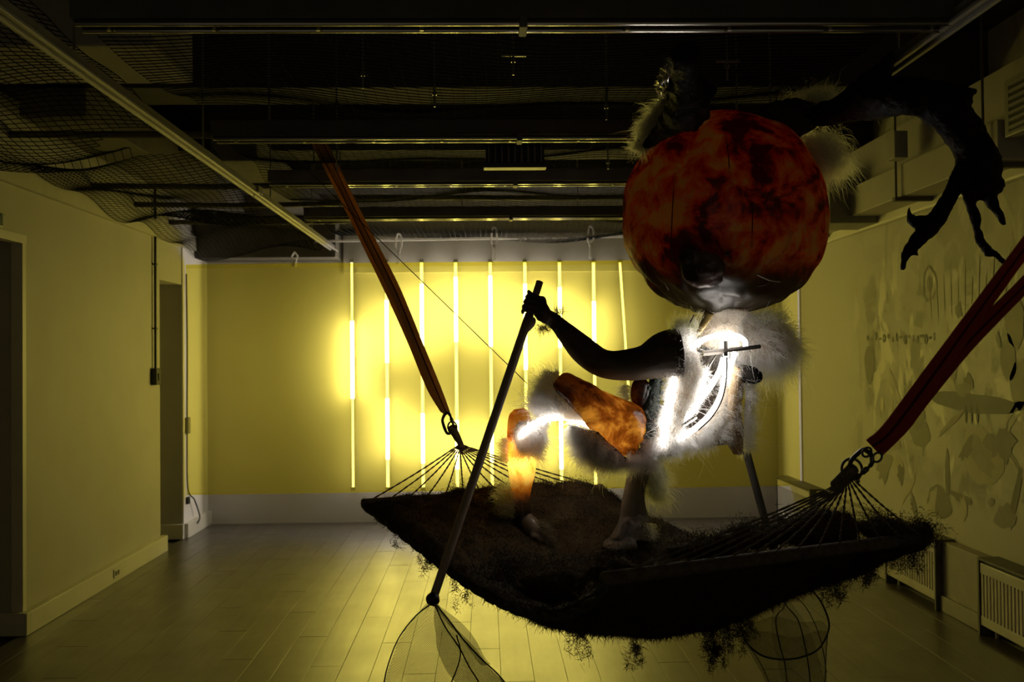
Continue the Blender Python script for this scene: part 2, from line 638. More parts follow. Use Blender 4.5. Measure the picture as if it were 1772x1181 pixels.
def fuse(o, voxel, smooth=4, disp=0.0, dscale=0.05, seed=0):
    """merge overlapping shells of one mesh into one continuous skin"""
    md = o.modifiers.new('r', 'REMESH')
    md.mode = 'VOXEL'
    md.voxel_size = voxel
    if smooth:
        ms = o.modifiers.new('s', 'SMOOTH')
        ms.iterations = smooth
        ms.factor = 0.5
    dg = bpy.context.evaluated_depsgraph_get()
    me = bpy.data.meshes.new_from_object(o.evaluated_get(dg))
    mm = o.data.materials[0] if o.data.materials else None
    o.modifiers.clear()
    old = o.data
    me.name = old.name
    o.data = me
    bpy.data.meshes.remove(old)
    if disp:
        off = Vector((seed * 3.1, seed * 1.7, 0))
        nv = [(vv.index, vv.co.copy(), vv.normal.copy()) for vv in me.vertices]
        for i, co, nn in nv:
            q = mnoise.fractal((co + off) / dscale, 0.9, 2.0, 4)
            me.vertices[i].co = co + nn * disp * q
    me.polygons.foreach_set('use_smooth', np.ones(len(me.polygons), bool))
    if mm and not me.materials:
        me.materials.append(mm)
    return o


def sample(o, count):
    """random points and normals on a mesh object, world space (parents carry no rotation)"""
    me = o.data
    me.calc_loop_triangles()
    tri = np.zeros(len(me.loop_triangles) * 3, np.int32)
    me.loop_triangles.foreach_get('vertices', tri)
    tri = tri.reshape(-1, 3)
    co = np.zeros(len(me.vertices) * 3)
    me.vertices.foreach_get('co', co)
    co = co.reshape(-1, 3) + wloc(o)
    a, b, c = co[tri[:, 0]], co[tri[:, 1]], co[tri[:, 2]]
    n = np.cross(b - a, c - a)
    ar = np.linalg.norm(n, axis=1)
    idx = rng.choice(len(tri), count, p=ar / ar.sum())
    r1, r2 = np.sqrt(rng.random(count)), rng.random(count)
    p = a[idx] * (1 - r1)[:, None] + b[idx] * (r1 * (1 - r2))[:, None] + c[idx] * (r1 * r2)[:, None]
    n = n[idx] / (ar[idx][:, None] + 1e-12)
    return p, n


def hair(name, p, d, length, m, parent, radius=0.0008, npts=6, gravity=0.35, frizz=0.25, lvar=0.5, spread=0.45, comb=None):
    """fur as hair curves from roots p growing along d"""
    keep = rng.random(len(p)) < 0.72
    p, d = p[keep], d[keep]
    N = len(p)
    cl = np.array([mnoise.noise_vector(Vector(q) * 22) for q in p])
    d = d + 0.8 * spread * rng.normal(size=(N, 3)) + 0.55 * cl
    if comb is not None:
        d = d + np.array(comb)
    d /= np.linalg.norm(d, axis=1)[:, None] + 1e-9
    L = length * (1 - lvar * rng.random(N)) * (0.85 + 0.6 * np.array([mnoise.noise(Vector(q) * 30 + Vector((5, 3, 1))) for q in p]))
    guard = rng.random(N) < 0.07
    L[guard] *= 1.3 + 0.7 * rng.random(guard.sum())
    t = np.linspace(0, 1, npts)
    bend = rng.normal(size=(N, 3)) * frizz
    bend2 = rng.normal(size=(N, 3)) * frizz * 0.35
    pos = p[:, None, :] + L[:, None, None] * (d[:, None, :] * t[None, :, None] + bend[:, None, :] * (t ** 2)[None, :, None]
          + bend2[:, None, :] * np.sin(t * 7)[None, :, None] * t[None, :, None])
    pos[:, :, 2] -= (L[:, None] * gravity * t[None, :] ** 2)
    # locks: strands lean towards the nearest guide strand
    kg = max(4, N // 16)
    gi = rng.choice(N, kg, replace=False)
    near = np.concatenate([np.argmin(((p[a_:a_ + 2000, None, :] - p[gi][None]) ** 2).sum(-1), 1) for a_ in range(0, N, 2000)])
    free = rng.random(N) < 0.3
    w_ = np.where(free, 0.1, 0.35 + 0.4 * rng.random(N))[:, None, None] * (t ** 1.3)[None, :, None]
    pos = pos * (1 - w_) + pos[gi[near]] * w_
    base = wloc(parent)
    cu = bpy.data.hair_curves.new(name)
    cu.add_curves([npts] * N)
    cu.attributes['position'].data.foreach_set('vector', (pos - base).reshape(-1).astype(np.float32))
    ra = cu.attributes.get('radius') or cu.attributes.new('radius', 'FLOAT', 'POINT')
    ra.data.foreach_set('value', np.tile(radius * (1 - 0.85 * t), N).astype(np.float32))
    cu.materials.append(m)
    o = bpy.data.objects.new(name, cu)
    COL.objects.link(o)
    o.parent = parent
    o['kind'] = 'stuff'
    return o


def sheet(rows, nc=14, per=6, bulge=0.0):
    """curved sheet: rows of (xl, yl, Yl, xr, yr, Yr); bulge pushes the middle towards the viewer side"""
    L = smooth_path([P(r[0], r[1], r[2]) for r in rows], per)
    R = smooth_path([P(r[3], r[4], r[5]) for r in rows], per)
    n = len(L)
    v = []
    for i in range(n):
        for j in range(nc + 1):
            t = j / nc
            q = L[i] * (1 - t) + R[i] * t
            s = i / (n - 1)
            q = q + np.array([0, -bulge * math.sin(math.pi * t), 0])
            q = q + 0.006 * np.array(mnoise.noise_vector(Vector(q) * 14))
            v.append(q)
    f = []
    for i in range(n - 1):
        for j in range(nc):
            a = i * (nc + 1) + j
            f.append((a, a + 1, a + nc + 2, a + nc + 1))
    return np.array(v), f


def thicken(v, f, t=0.003):
    """give a sheet real thickness (both faces and the rim)"""
    me = bpy.data.meshes.new('tmp')
    me.from_pydata(v.tolist(), [], f)
    bm = bmesh.new()
    bm.from_mesh(me)
    bpy.data.meshes.remove(me)
    bmesh.ops.recalc_face_normals(bm, faces=bm.faces[:])
    bmesh.ops.solidify(bm, geom=bm.faces[:], thickness=t)
    bm.verts.index_update()
    vv = np.array([tuple(q.co) for q in bm.verts])
    ff = [[q.index for q in fc.verts] for fc in bm.faces]
    bm.free()
    return vv, ff


# ------------------------------------------------------------------ the room
XL, XR, YB, YF = -2.575, 2.74, 9.25, -2.5
ZC = 3.25

# floor: a sub-floor and individual boards
fl = G().box((XL - 0.9, YF, -0.12), (XR + 0.1, YB + 0.1, -0.022)).obj('floor', M_DARKBEAM)
struct(fl, 'glossy grey painted board floor of the gallery')
PW, PL = 0.155, 1.45
protos = {}
ix = 0
x = XL
while x < XR - 0.01:
    w = min(PW, XR - x)
    off = (ix * 0.53) % PL
    y = 0.6 - off
    while y < YB:
        ya, yb = max(y, 0.6), min(y + PL, YB)
        if yb - ya > 0.05:
            key = (round(w, 3), round(yb - ya, 2))
            if key not in protos:
                g = G().box((0.0008, 0.0008, -0.022), (w - 0.0008, yb - ya - 0.0008, 0.0), bev=0.0012)
                o = g.obj('plank', M_FLOOR)
                protos[key] = o
            else:
                o = protos[key].copy()
                COL.objects.link(o)
            o.parent = fl
            o.location = (x, ya, 0.0006 * ((ix * 7 + int(y * 13)) % 3 - 2))
        y += PL
    x += PW
    ix += 1

# left wall with two openings
DY0, DY1, DZ = 4.4, 5.6, 2.175
RY0, RY1, RZ = 7.95, 8.52, 2.15
g = G()
for (a, b, z0, z1) in ((YF, DY0, 0, ZC), (DY0, DY1, DZ, ZC), (DY1, RY0, 0, ZC), (RY0, RY1, RZ, ZC), (RY1, YB, 0, ZC)):
    g.box((XL - 0.42, a, z0), (XL, b, z1))
wl = struct(g.obj('wall_left', M_WALL), 'plain grey side wall with two door openings')
struct(G().box((XL - 0.50, RY0 - 0.02, 0), (XL - 0.42, RY1 + 0.02, RZ + 0.05)).obj('door_2', mat('grey_door_paint', (0.40, 0.38, 0.33), 0.5, var=0.05)),
       'flush grey door at the back of the far opening')
struct(G().box((XL - 0.50, DY0 - 0.02, 0), (XL - 0.42, DY1 + 0.02, DZ + 0.05)).obj('door_1', mat('dark_door_paint', (0.20, 0.17, 0.13), 0.5, var=0.05)),
       'dark door set deep in the near opening')
struct(G().box((XL - 0.05, DY1 - 0.012, 0.1), (XL + 0.012, DY1 + 0.03, DZ)).box((XL - 0.05, DY0, DZ - 0.012), (XL + 0.016, DY1 + 0.03, DZ + 0.035)).obj('trim_1', M_TRIM),
       'thin pale trim round the near opening')
# crown band along the top of the left wall
struct(G().box((XL, YF, 2.47), (XL + 0.035, YB, 2.60)).obj('trim_2', mat('band_paint', (0.52, 0.50, 0.42), 0.55, var=0.05)), 'plain band along the top of the left wall')
# far pier faced in white
pier = G().box((XL, RY1 - 0.005, 0.10), (XL + 0.012, YB, 2.62)).obj('trim_3', M_BACKWALL)
struct(pier, 'white facing of the narrow pier beside the yellow film')
g = G()
for a, b in ((DY1 - 0.005, RY0 + 0.03), (RY1 - 0.005, YB)):
    g.box((XL - 0.0, a, 0), (XL + 0.05, b, 0.125), bev=0.006)
g.box((XL - 0.40, DY1 - 0.05, 0), (XL + 0.05, DY1, 0.125), bev=0.006)
g.box((XL - 0.40, RY1 - 0.05, 0), (XL + 0.02, RY1, 0.125), bev=0.006)
struct(g.obj('baseboard_left', M_TRIM), 'cream baseboard along the left wall')

struct(G().box((XR - 0.012, 8.56, 0.0), (XR, YB, 2.385)).obj('trim_7', M_BACKWALL), 'white facing of the right wall behind the yellow film')
# back wall, ceiling; front end left open to the fill
struct(G().box((XL - 0.4, YB, 0), (XR + 0.3, YB + 0.2, ZC)).obj('wall_back', M_BACKWALL), 'white end wall behind the yellow film')
cl = struct(G().box((XL - 0.9, YF, ZC), (XR + 0.3, YB + 0.2, ZC + 0.15)).obj('ceiling', M_CEIL), 'dark ceiling slab above the netting')
# bulkhead over the film, light beam
struct(G().box((-1.30, YB - 0.04, 2.30), (XR, YB, 2.66)).obj('trim_4', mat('bulkhead_paint', (0.80, 0.77, 0.74), 0.6, var=0.04)), 'pale bulkhead above the yellow film')
# concrete cross beams of the slab
for i, yy in enumerate((5.3, 6.9, 8.4)):
    struct(G().box((XL, yy, 2.95), (XR, yy + 0.35, ZC)).obj('beam', M_CEIL, cl))

# right wall, painted
wr = struct(G().box((XR, YF, 0), (XR + 0.2, YB, ZC)).obj('wall_right', M_MURAL), 'side wall covered with a loose olive and grey mural')
struct(G().box((XR - 0.05, YF, 2.385), (XR, YB, 2.50), bev=0.015).obj('trim_5', M_TRIM), 'crown band above the mural')


def wall_mark(name, yc, zc, ry, rz, col, ring=0.0, ang=0.0, n=26, lift=0.002, rag=0.0):
    """one flat painted shape on the mural wall"""
    pts = []
    ca, sa = math.cos(ang), math.sin(ang)
    for k in range(n):
        a = 2 * math.pi * k / n
        w = 1 + 0.07 * math.sin(3 * a + yc * 9) + 0.04 * math.sin(7 * a + zc * 5)
        w *= 1 + rag * (rng.random() * 2 - 1) if rag else 1
        yy, zz = ry * math.cos(a) * w, rz * math.sin(a) * w
        pts.append((XR - lift, yc + ca * yy - sa * zz, zc + sa * yy + ca * zz))
    m = mat('mural_' + '_'.join(str(int(c * 100)) for c in col), col, 0.6, var=0.12, scale=6)
    if ring:
        inner = [(XR - lift, yc + (p[1] - yc) * ring, zc + (p[2] - zc) * ring) for p in pts]
        f = [(k, (k + 1) % n, n + (k + 1) % n, n + k) for k in range(n)]
        return obj(name, pts + inner, f, m, wr)
    return obj(name, pts, [tuple(range(n))], m, wr)


def on_mural(px, py):
    """where a photo pixel lands on the right wall: (Y, Z)"""
    d = R0 @ np.array([px - W_PX / 2, -(py - H_PX / 2), -F_PX])
    q = CAM + d * (XR / d[0])
    return q[1], q[2]


for (px, py, rx, rz, col, ring, ang) in [
    (1609, 492, 0.10, 0.11, (0.24, 0.23, 0.19), 0.82, 0), (1609, 492, 0.035, 0.05, (0.22, 0.21, 0.18), 0, 0),
    (1680, 697, 0.55, 0.055, (0.16, 0.16, 0.14), 0, 0.02), (1757, 560, 0.09, 0.13, (0.40, 0.38, 0.30), 0, 0.1),
    (1745, 620, 0.08, 0.12, (0.36, 0.35, 0.28), 0, -0.1), (1763, 665, 0.08, 0.13, (0.40, 0.38, 0.31), 0, 0.05),
    (1544, 670, 0.028, 0.055, (0.66, 0.62, 0.42), 0, 0), (1527, 700, 0.03, 0.05, (0.62, 0.58, 0.40), 0, 0),
    (1768, 760, 0.16, 0.20, (0.58, 0.55, 0.42), 0.86, 0), (1768, 765, 0.12, 0.15, (0.52, 0.50, 0.40), 0.9, 0),
    (1590, 745, 0.16, 0.10, (0.26, 0.25, 0.2), 0, 0.3), (1505, 630, 0.09, 0.14, (0.22, 0.21, 0.17), 0, 0.1),
    (1555, 810, 0.10, 0.07, (0.52, 0.49, 0.36), 0, 0.4), (1625, 870, 0.16, 0.10, (0.25, 0.24, 0.19), 0, 0),
    (1700, 790, 0.22, 0.16, (0.46, 0.44, 0.34), 0, 0.2), (1640, 820, 0.03, 0.14, (0.22, 0.21, 0.17), 0, 0.0),
]:
    yy, zz = on_mural(px, py)
    wall_mark('painted_shape', yy, zz, rx, rz, col, ring, ang)
pal = [(0.22, 0.21, 0.175), (0.27, 0.26, 0.215), (0.31, 0.30, 0.25), (0.48, 0.455, 0.37), (0.54, 0.51, 0.40), (0.36, 0.34, 0.28)]
for k in range(30):
    px, py = 1450 + 310 * rng.random() ** 0.8, 520 + 380 * rng.random()
    if px < 1500 and (py < 560 or rng.random() < 0.5):
        continue
    yy, zz = on_mural(px, py)
    wall_mark('painted_patch', yy, zz, 0.04 + 0.16 * rng.random() ** 2, 0.02 + 0.12 * rng.random() ** 2, pal[rng.integers(0, 6)], (0.75 if rng.random() < 0.1 else 0), rng.normal() * 0.9, n=15, rag=0.28, lift=0.0022 + 0.00001 * k)
# dripping bars under the dark shape and the row of scrawled strokes
for k, px in enumerate((1672, 1682, 1692)):
    yy, zz = on_mural(px, 716)
    wall_mark('painted_drip', yy, zz, 0.012, 0.055, (0.10, 0.10, 0.09), lift=0.003)
for k in range(17):
    yy, zz = on_mural(1502 + k * 7.2, 585 + 3 * math.sin(k * 2.3))
    wall_mark('painted_stroke', yy, zz, 0.018 + 0.008 * math.sin(k * 5), 0.020 + 0.012 * math.sin(k * 3.7), (0.14, 0.14, 0.12), ring=(0.45 if k % 3 else 0), lift=0.003)
for k in range(12):   # pale scratched spray of lines high on the mural
    px0, py0 = 1610 + k * 12, 520 - 3 * k
    yy, zz = on_mural(px0, py0)
    wall_mark('painted_scratch', yy, zz, 0.005, 0.14 + 0.07 * math.sin(k * 3), (0.54, 0.52, 0.44), ang=-0.12 + 0.03 * k, lift=0.003, n=10)

# low boxed ledge with radiators
g = G()
for a, b in ((6.52, 8.0), (5.28, 5.78), (2.0, 3.9)):
    g.box((XR - 0.075, a, 0), (XR, b, 0.40), bev=0.004)
    g.box((XR - 0.095, a, 0), (XR, b, 0.09), bev=0.004)
struct(g.obj('baseboard_right', mat('ledge_paint', (0.40, 0.38, 0.33), 0.5, var=0.06)), 'boxed ledge with plinth along the mural wall')


def radiator(y0, y1, label, m=M_RAD):
    t = thing('panel_radiator', label, 'radiator', ((XR - 0.05), (y0 + y1) / 2, 0.05), 'panel radiators under the mural')
    z0, z1 = 0.055, 0.385
    xf = XR - 0.115
    G().box((xf + 0.012, y0, z0), (xf + 0.075, y1, z1), bev=0.006).obj('radiator_body', m, t)
    G().box((xf, y0, z1 - 0.055), (xf + 0.02, y1, z1), bev=0.004).obj('top_rail', m, t)
    G().box((xf, y0, z0), (xf + 0.02, y1, z0 + 0.05), bev=0.004).obj('bottom_rail', m, t)
    n = int((y1 - y0) / 0.034)
    g = G()
    for k in range(n):
        yy = y0 + (k + 0.5) * (y1 - y0) / n
        g.box((xf + 0.002, yy - 0.009, z0 + 0.045), (xf + 0.014, yy + 0.009, z1 - 0.05))
    o = g.obj('fins', m, t)
    o['kind'] = 'stuff'
    for ya_, yb_ in ((y0 - 0.02, y0 - 0.004), (y1 + 0.004, y1 + 0.02)):
        G().box((XR - 0.12, ya_, 0.0), (XR - 0.02, yb_, 0.40)).obj('side_cheek', mat('dark_cheek_paint', (0.12, 0.11, 0.09), 0.5), t)
    G().box((XR - 0.12, y0 - 0.02, 0.40), (XR, y1 + 0.02, 0.412)).obj('cover_board', mat('dark_cheek_paint', (0.12, 0.11, 0.09), 0.5), t)
    for yy in (y0 + 0.06, y1 - 0.06):
        G().tube([(XR - 0.06, yy, 0.0), (XR - 0.06, yy, 0.07)], 0.01, 8).obj('foot', m, t)
    return t


radiator(5.80, 6.50, 'middle panel radiator under the mural, just beyond the hammock tip')
radiator(3.95, 5.26, 'nearest long panel radiator at the frame edge under the mural')
radiator(8.05, 8.95, 'white panel radiator in the far corner beyond the yellow film')

# ---- left wall fittings
t = thing('wall_conduit', 'dark vertical conduit with a switch box on the left wall', 'conduit', (XL, 7.55, 1.2))
qa, qb = None, None


def on_left(px, py):
    d = R0 @ np.array([px - W_PX / 2, -(py - H_PX / 2), -F_PX])
    q = CAM + d * (XL / d[0])
    return q


qa, qb = on_left(264, 412), on_left(264, 640)
yy = qa[1]
G().tube([(XL + 0.02, yy, 3.2), (XL + 0.02, yy, qb[2])], 0.011, 8).obj('pipe', M_BLACK, t)
G().box((XL, yy - 0.05, qb[2] - 0.12), (XL + 0.045, yy + 0.05, qb[2] + 0.01), bev=0.004).obj('switch_box', M_BLACK, t)
G().box((XL + 0.045, yy - 0.02, qb[2] - 0.085), (XL + 0.052, yy + 0.02, qb[2] - 0.03)).obj('rocker', M_BLACK, t)
for zz in (1.75, 2.25):
    G().box((XL, yy - 0.02, zz), (XL + 0.033, yy + 0.02, zz + 0.012)).obj('clip', M_BLACK, t)

t = thing('power_cable', 'thin cable with inline switch on the white pier', 'cable', (XL, 8.56, 0.5))
q = on_left(322, 480)
yy = 8.60
G().tube(smooth_path([(XL + 0.018, yy, 2.25), (XL + 0.02, yy + 0.01, 1.6), (XL + 0.018, yy, 0.9), (XL + 0.02, yy + 0.01, 0.42), (XL + 0.05, yy + 0.1, 0.30), (XL + 0.06, yy + 0.22, 0.14), (XL + 0.062, yy + 0.15, 0.09)], 6), 0.006, 6).obj('cord', M_BLACK, t)
G().box((XL + 0.012, yy - 0.035, 0.88), (XL + 0.04, yy + 0.035, 1.02), bev=0.006).obj('switch_box', M_GRILLE, t)
G().box((XL + 0.012, yy - 0.03, 0.28), (XL + 0.035, yy + 0.03, 0.34), bev=0.005).obj('plug', M_BLACK, t)

t = thing('wall_socket', 'small double socket set in the left baseboard', 'socket', (XL + 0.05, 6.6, 0.06))
q = on_left(188, 998)
yy = q[1]
G().box((XL + 0.05, yy - 0.05, 0.035), (XL + 0.058, yy + 0.05, 0.095), bev=0.003).obj('faceplate', M_TRIM, t)
for k in (-1, 1):
    G().box((XL + 0.0575, yy + k * 0.022 - 0.014, 0.05), (XL + 0.0595, yy + k * 0.022 + 0.014, 0.08)).obj('outlet', M_BLACK, t)

t = thing('exit_sign', 'green escape sign box above the near left door opening', 'sign', (XL, 5.25, 2.21))
y1_ = 5.29
G().box((XL, y1_ - 0.36, 2.212), (XL + 0.05, y1_, 2.292), bev=0.004).obj('housing', mat('sign_housing_paint', (0.45, 0.44, 0.38), 0.4), t)
G().box((XL + 0.05, y1_ - 0.35, 2.220), (XL + 0.053, y1_ - 0.010, 2.284)).obj('panel', mat('sign_green', (0.006, 0.05, 0.028), 0.3, var=0.05), t)
M_SIGNW = mat('sign_white', (0.28, 0.34, 0.24), 0.5, var=0.03)
g = G()


def bar2(g, a, b, w):
    a, b = np.array(a), np.array(b)
    d = (b - a) / np.linalg.norm(b - a)
    n_ = np.array([-d[1], d[0]]) * w
    q = [a + n_, a - n_, b - n_, b + n_]
    g.add([(XL + 0.0545, y1_ - 0.075 + 0.55 * s, 2.252 + 0.55 * z) for s, z in q], [(0, 1, 2, 3)])


for a, b, w in [((0.02, 0.015), (0.045, -0.008), 0.007), ((0.045, -0.008), (0.075, -0.045), 0.005), ((0.02, 0.015), (0.01, -0.015), 0.006), ((0.01, -0.015), (-0.02, -0.03), 0.005),
                ((0.03, 0.02), (0.06, 0.012), 0.004), ((0.02, 0.018), (-0.01, 0.005), 0.004), ((0.02, 0.035), (0.03, 0.035), 0.007)]:
    bar2(g, a, b, w)
for z0_, z1_ in ((-0.05, 0.05),):
    bar2(g, (0.10, z0_), (0.10, z1_), 0.006)
    bar2(g, (0.10, z1_), (0.15, z1_), 0.006)
g.obj('running_pictogram', M_SIGNW, t)

# ------------------------------------------------------------------ yellow film and the lamps behind it
YFILM = 8.57
zt, zb = P(700, 454, YFILM)[2], P(700, 851, YFILM)[2]
t = thing('film_curtain', 'wide translucent yellow film stretched across the far end of the room', 'curtain', (0.08, YFILM, zb))
nx, nz = 60, 20
fv, ff = [], []
for i in range(nz + 1):
    for j in range(nx + 1):
        fx = XL + 0.02 + (XR - XL - 0.045) * j / nx
        fz = zb + (zt - zb) * i / nz + 0.006 * (fx) * 0.4
        fv.append((fx, YFILM + 0.006 * math.sin(fx * 2.1 + 0.6 * fz) + 0.003 * math.sin(fx * 9 + 2 * fz), fz))
for i in range(nz):
    for j in range(nx):
        a = i * (nx + 1) + j
        ff.append((a, a + 1, a + nx + 2, a + nx + 1))
obj('film', fv, ff, M_FILM, t, True)
M_HEM = sheer('film_hem', (0.80, 0.72, 0.10), (0.98, 0.95, 0.6), 0.10, trans=0.8)
for (i0, nm) in ((nz, 'top_hem'), (0, 'bottom_hem')):
    row = [np.array(fv[i0 * (nx + 1) + j]) for j in range(nx + 1)]
    h = -0.035 if i0 else 0.014
    hv = [r + np.array([0, -0.003, 0]) for r in row] + [r + np.array([0, -0.003, h]) for r in row]
    obj(nm, hv, [(j, j + 1, nx + 2 + j, nx + 1 + j) for j in range(nx)], M_HEM, t)

for k, (px, top, bot) in enumerate(((690, 405, 458), (855, 394, 452), (1022, 392, 448), (510, 437, 462))):
    t = thing('rope_tie', ['white cord loop holding the film, beside the red-brown strap', 'middle white cord loop holding the yellow film',
                            'white cord loop holding the film, nearest the red head', 'short white cord loop at the left end of the film'][k], 'cord',
              P(px, bot, YFILM), 'white cords tying up the yellow film')
    ww = 5
    mid = top + (bot - top) * 0.5
    path = [P(px - 2, bot, YFILM), P(px - 1, mid + 4, YFILM), P(px - ww, mid - 4, YFILM), P(px - 3, top + 4, YFILM + 0.01), P(px, top, YFILM + 0.02), P(px + 4, top + 5, YFILM), P(px + ww, mid - 6, YFILM), P(px + 1, mid + 4, YFILM), P(px + 1, bot, YFILM)]
    G().tube(smooth_path(path, 5), 0.008, 6).obj('loop', M_WHITECORD, t, True)
    G().ell(P(px, mid + 4, YFILM), (0.017, 0.017, 0.02), n=10, m=8).obj('knot', M_WHITECORD, t, True)

a, b = P(545, 418, 8.80), P(1400, 404, 8.80)
tag(G().tube([a, b], 0.011, 8).obj('white_conduit', M_WHITECORD), 'thin white conduit running above the film along the bulkhead', 'conduit')

lamps = [(610, [(556, 690)]), (670, [(520, 628), (690, 795)]), (731, [(492, 612), (716, 802)]), (790, [(480, 592), (728, 812)]), (850, [(478, 600), (728, 800)]),
         (910, [(492, 640), (730, 800)]), (970, [(498, 602), (728, 812)]), (1029, [(522, 612)]), (1086, [])]
names = ['first from the left, one bright patch', 'second from the left, two bright patches', 'third from the left', 'fourth from the left', 'fifth, in the middle of the row',
         'sixth, behind the raised hand', 'seventh, behind the forearm', 'eighth, just left of the red head', 'last and faintest, a leaning streak alone']
M_BATTEN = mat('lamp_batten_paint', (0.12, 0.115, 0.10), 0.5, var=0.05)
YL_ = YB - 0.115
for k, (px, segs) in enumerate(lamps):
    z1 = P(px, 452, YFILM)[2] + 0.02
    z0 = P(px, 849, YFILM)[2] - 0.0
    zt_ = P(px, 452, YL_)[2]
    zb_ = P(px, 846, YL_)[2]
    x_ = P(px, 650, YL_)[0]
    lean = 0.0 if k < 8 else 0.06
    t = thing('streaked_lamp', 'lamp with an added vertical light streak behind the yellow film, ' + names[k], 'lamp', (x_, YL_, zb_), 'tube lamps behind the yellow film')
    G().tube([(x_ - lean, YL_, zt_), (x_ + lean, YL_, zb_)], 0.014 if k not in (0, 8) else 0.010, 10).obj('tube', M_STREAK, t, True)  # glowing rod added for the vertical streak the film draws from each lamp
    hb = 0.012
    bx = [(x_ - lean + sx * hb, YL_ + 0.024 + dy_, zt_) for sx, dy_ in ((-1, 0), (1, 0), (1, 0.014), (-1, 0.014))] + [(x_ + lean + sx * hb, YL_ + 0.024 + dy_, zb_) for sx, dy_ in ((-1, 0), (1, 0), (1, 0.014), (-1, 0.014))]
    obj('batten', bx, [(0, 1, 2, 3), (7, 6, 5, 4), (0, 4, 5, 1), (1, 5, 6, 2), (2, 6, 7, 3), (3, 7, 4, 0)], M_BATTEN, t)
    for (ya, yb) in segs:
        G().tube([(x_, YL_ - 0.004, P(px, ya, YL_)[2]), (x_, YL_ - 0.004, P(px, yb, YL_)[2])], 0.0165, 12).obj('bulb', M_LAMP, t, True)
    for zz in (zt_, zb_):
        G().box((x_ - 0.02 + (lean if zz == zb_ else -lean), YL_ - 0.02, zz - 0.015), (x_ + 0.02 + (lean if zz == zb_ else -lean), YL_ + 0.045, zz + 0.015)).obj('end_cap', M_ALU, t)

# ------------------------------------------------------------------ ceiling services
ZT = 2.47   # level of tracks and rails
XT0, XT1 = -1.345, 1.40


def track(x, y0, y1, label, joint):
    t = thing('light_track', label, 'track', (x, (y0 + y1) / 2, ZT), 'long light tracks under the ceiling')
    for a, b in ((y0, joint - 0.01), (joint + 0.01, y1)):
        G().box((x - 0.018, a, ZT + 0.010), (x + 0.018, b, ZT + 0.045)).obj('trunking', M_TRUNK, t)
        G().box((x - 0.027, a, ZT), (x - 0.012, b, ZT + 0.014), bev=0.003).obj('flange', M_ALU, t)
        G().box((x + 0.012, a, ZT), (x + 0.027, b, ZT + 0.014), bev=0.003).obj('flange', M_ALU, t)
    G().box((x - 0.03, joint - 0.06, ZT + 0.016), (x + 0.03, joint + 0.06, ZT + 0.055)).obj('joint_sleeve', M_STEEL, t)
    for yy in np.arange(y0 + 0.6, y1, 1.5):
        G().tube([(x, yy, ZT + 0.05), (x, yy, ZC)], 0.005, 6).obj('hanger_rod', M_STEEL, t)
    return t


track(XT0, 1.2, 9.0, 'long pale light track under the ceiling on the left', 5.9)
track(XT1, 1.2, 9.0, 'long pale light track under the ceiling on the right', 4.4)

rails = [(2.92, -1.19, 1.39), (4.43, -1.20, 1.39), (5.58, -1.20, 1.39), (6.95, -1.25, 1.39)]
nm = ['nearest cross rail under the ceiling, at the top of the picture', 'second cross rail under the ceiling, where the brown strap ends', 'third cross rail under the ceiling, level with the top of the red head',
      'fourth cross rail, deep under the ceiling', 'farthest cross rail, close to the yellow film']
for k, (yy, xa, xb) in enumerate(rails):
    t = thing('ceiling_rail', nm[k], 'rail', ((xa + xb) / 2, yy, ZT), 'cross rails under the ceiling')
    G().box((xa, yy - 0.035, ZT + 0.022), (xb, yy + 0.035, ZT + 0.09), bev=0.003).obj('channel', M_DARKBEAM, t)
    G().box((xa + 0.01, yy - 0.04, ZT), (xb, yy - 0.022, ZT + 0.02), bev=0.006).obj('lip', M_RAIL, t)
    G().box((xa + 0.01, yy + 0.022, ZT), (xb, yy + 0.04, ZT + 0.02), bev=0.006).obj('lip', M_RAIL, t)
    for xx in np.linspace(xa + 0.1, xb - 0.05, 9):
        G().tube([(xx, yy, ZT - 0.004), (xx, yy, ZT + 0.024)], 0.007, 8).obj('screw', M_STEEL, t)
    xc = P(905 - k * 8, 48, yy)[0]
    G().box((xc - 0.012, yy - 0.046, ZT - 0.008), (xc + 0.012, yy + 0.046, ZT + 0.03), bev=0.004).obj('clamp', M_DARKBEAM, t)
    for xx in (xa + 0.25, xb - 0.25):
        G().tube([(xx, yy, ZT + 0.09), (xx, yy, ZC)], 0.005, 6).obj('hanger_rod', M_STEEL, t)

rods = [(888, 108, 3.45, 1), (628, 132, 3.62, 0), (752, 165, 3.8, 0), (1049, 188, 3.95, 0), (583, 288, 5.2, 0), (1052, 283, 5.1, 0), (1258, 118, 3.5, 1), (1000, 380, 7.4, 0), (800, 381, 7.4, 0)]
nm = ['threaded rod with crossbar hanging in the middle of the netting', 'short threaded rod tip left of the crossbar rod', 'threaded rod tip below the crossbar rod, deeper in', 'threaded rod tip beside the black left antler',
      'rod tip next to the top of the brown strap', 'rod tip left of the red head, under the second rail', 'threaded rod with crossbar above the red head', 'rod tip far back, right of the middle film cord', 'rod tip far back, left of the middle film cord']
for k, (px, py, Y, w) in enumerate(rods):
    q = P(px, py, Y)
    t = thing('threaded_rod', nm[k], 'rod', q, 'threaded rods hanging from the ceiling')
    l = 0.045 if Y < 4.5 else 0.03
    G().tube([q - (0, 0, l), (q[0], q[1], ZC)], 0.0042, 8).obj('rod', M_STEEL, t)
    G().tube([q + (0, 0, 0.0), q + (0, 0, 0.014)], 0.0095, 6).obj('nut', M_STEEL, t)
    if w:
        G().box(q + (-0.04, -0.006, 0.02), q + (0.045, 0.006, 0.026)).obj('crossbar', M_STEEL, t)


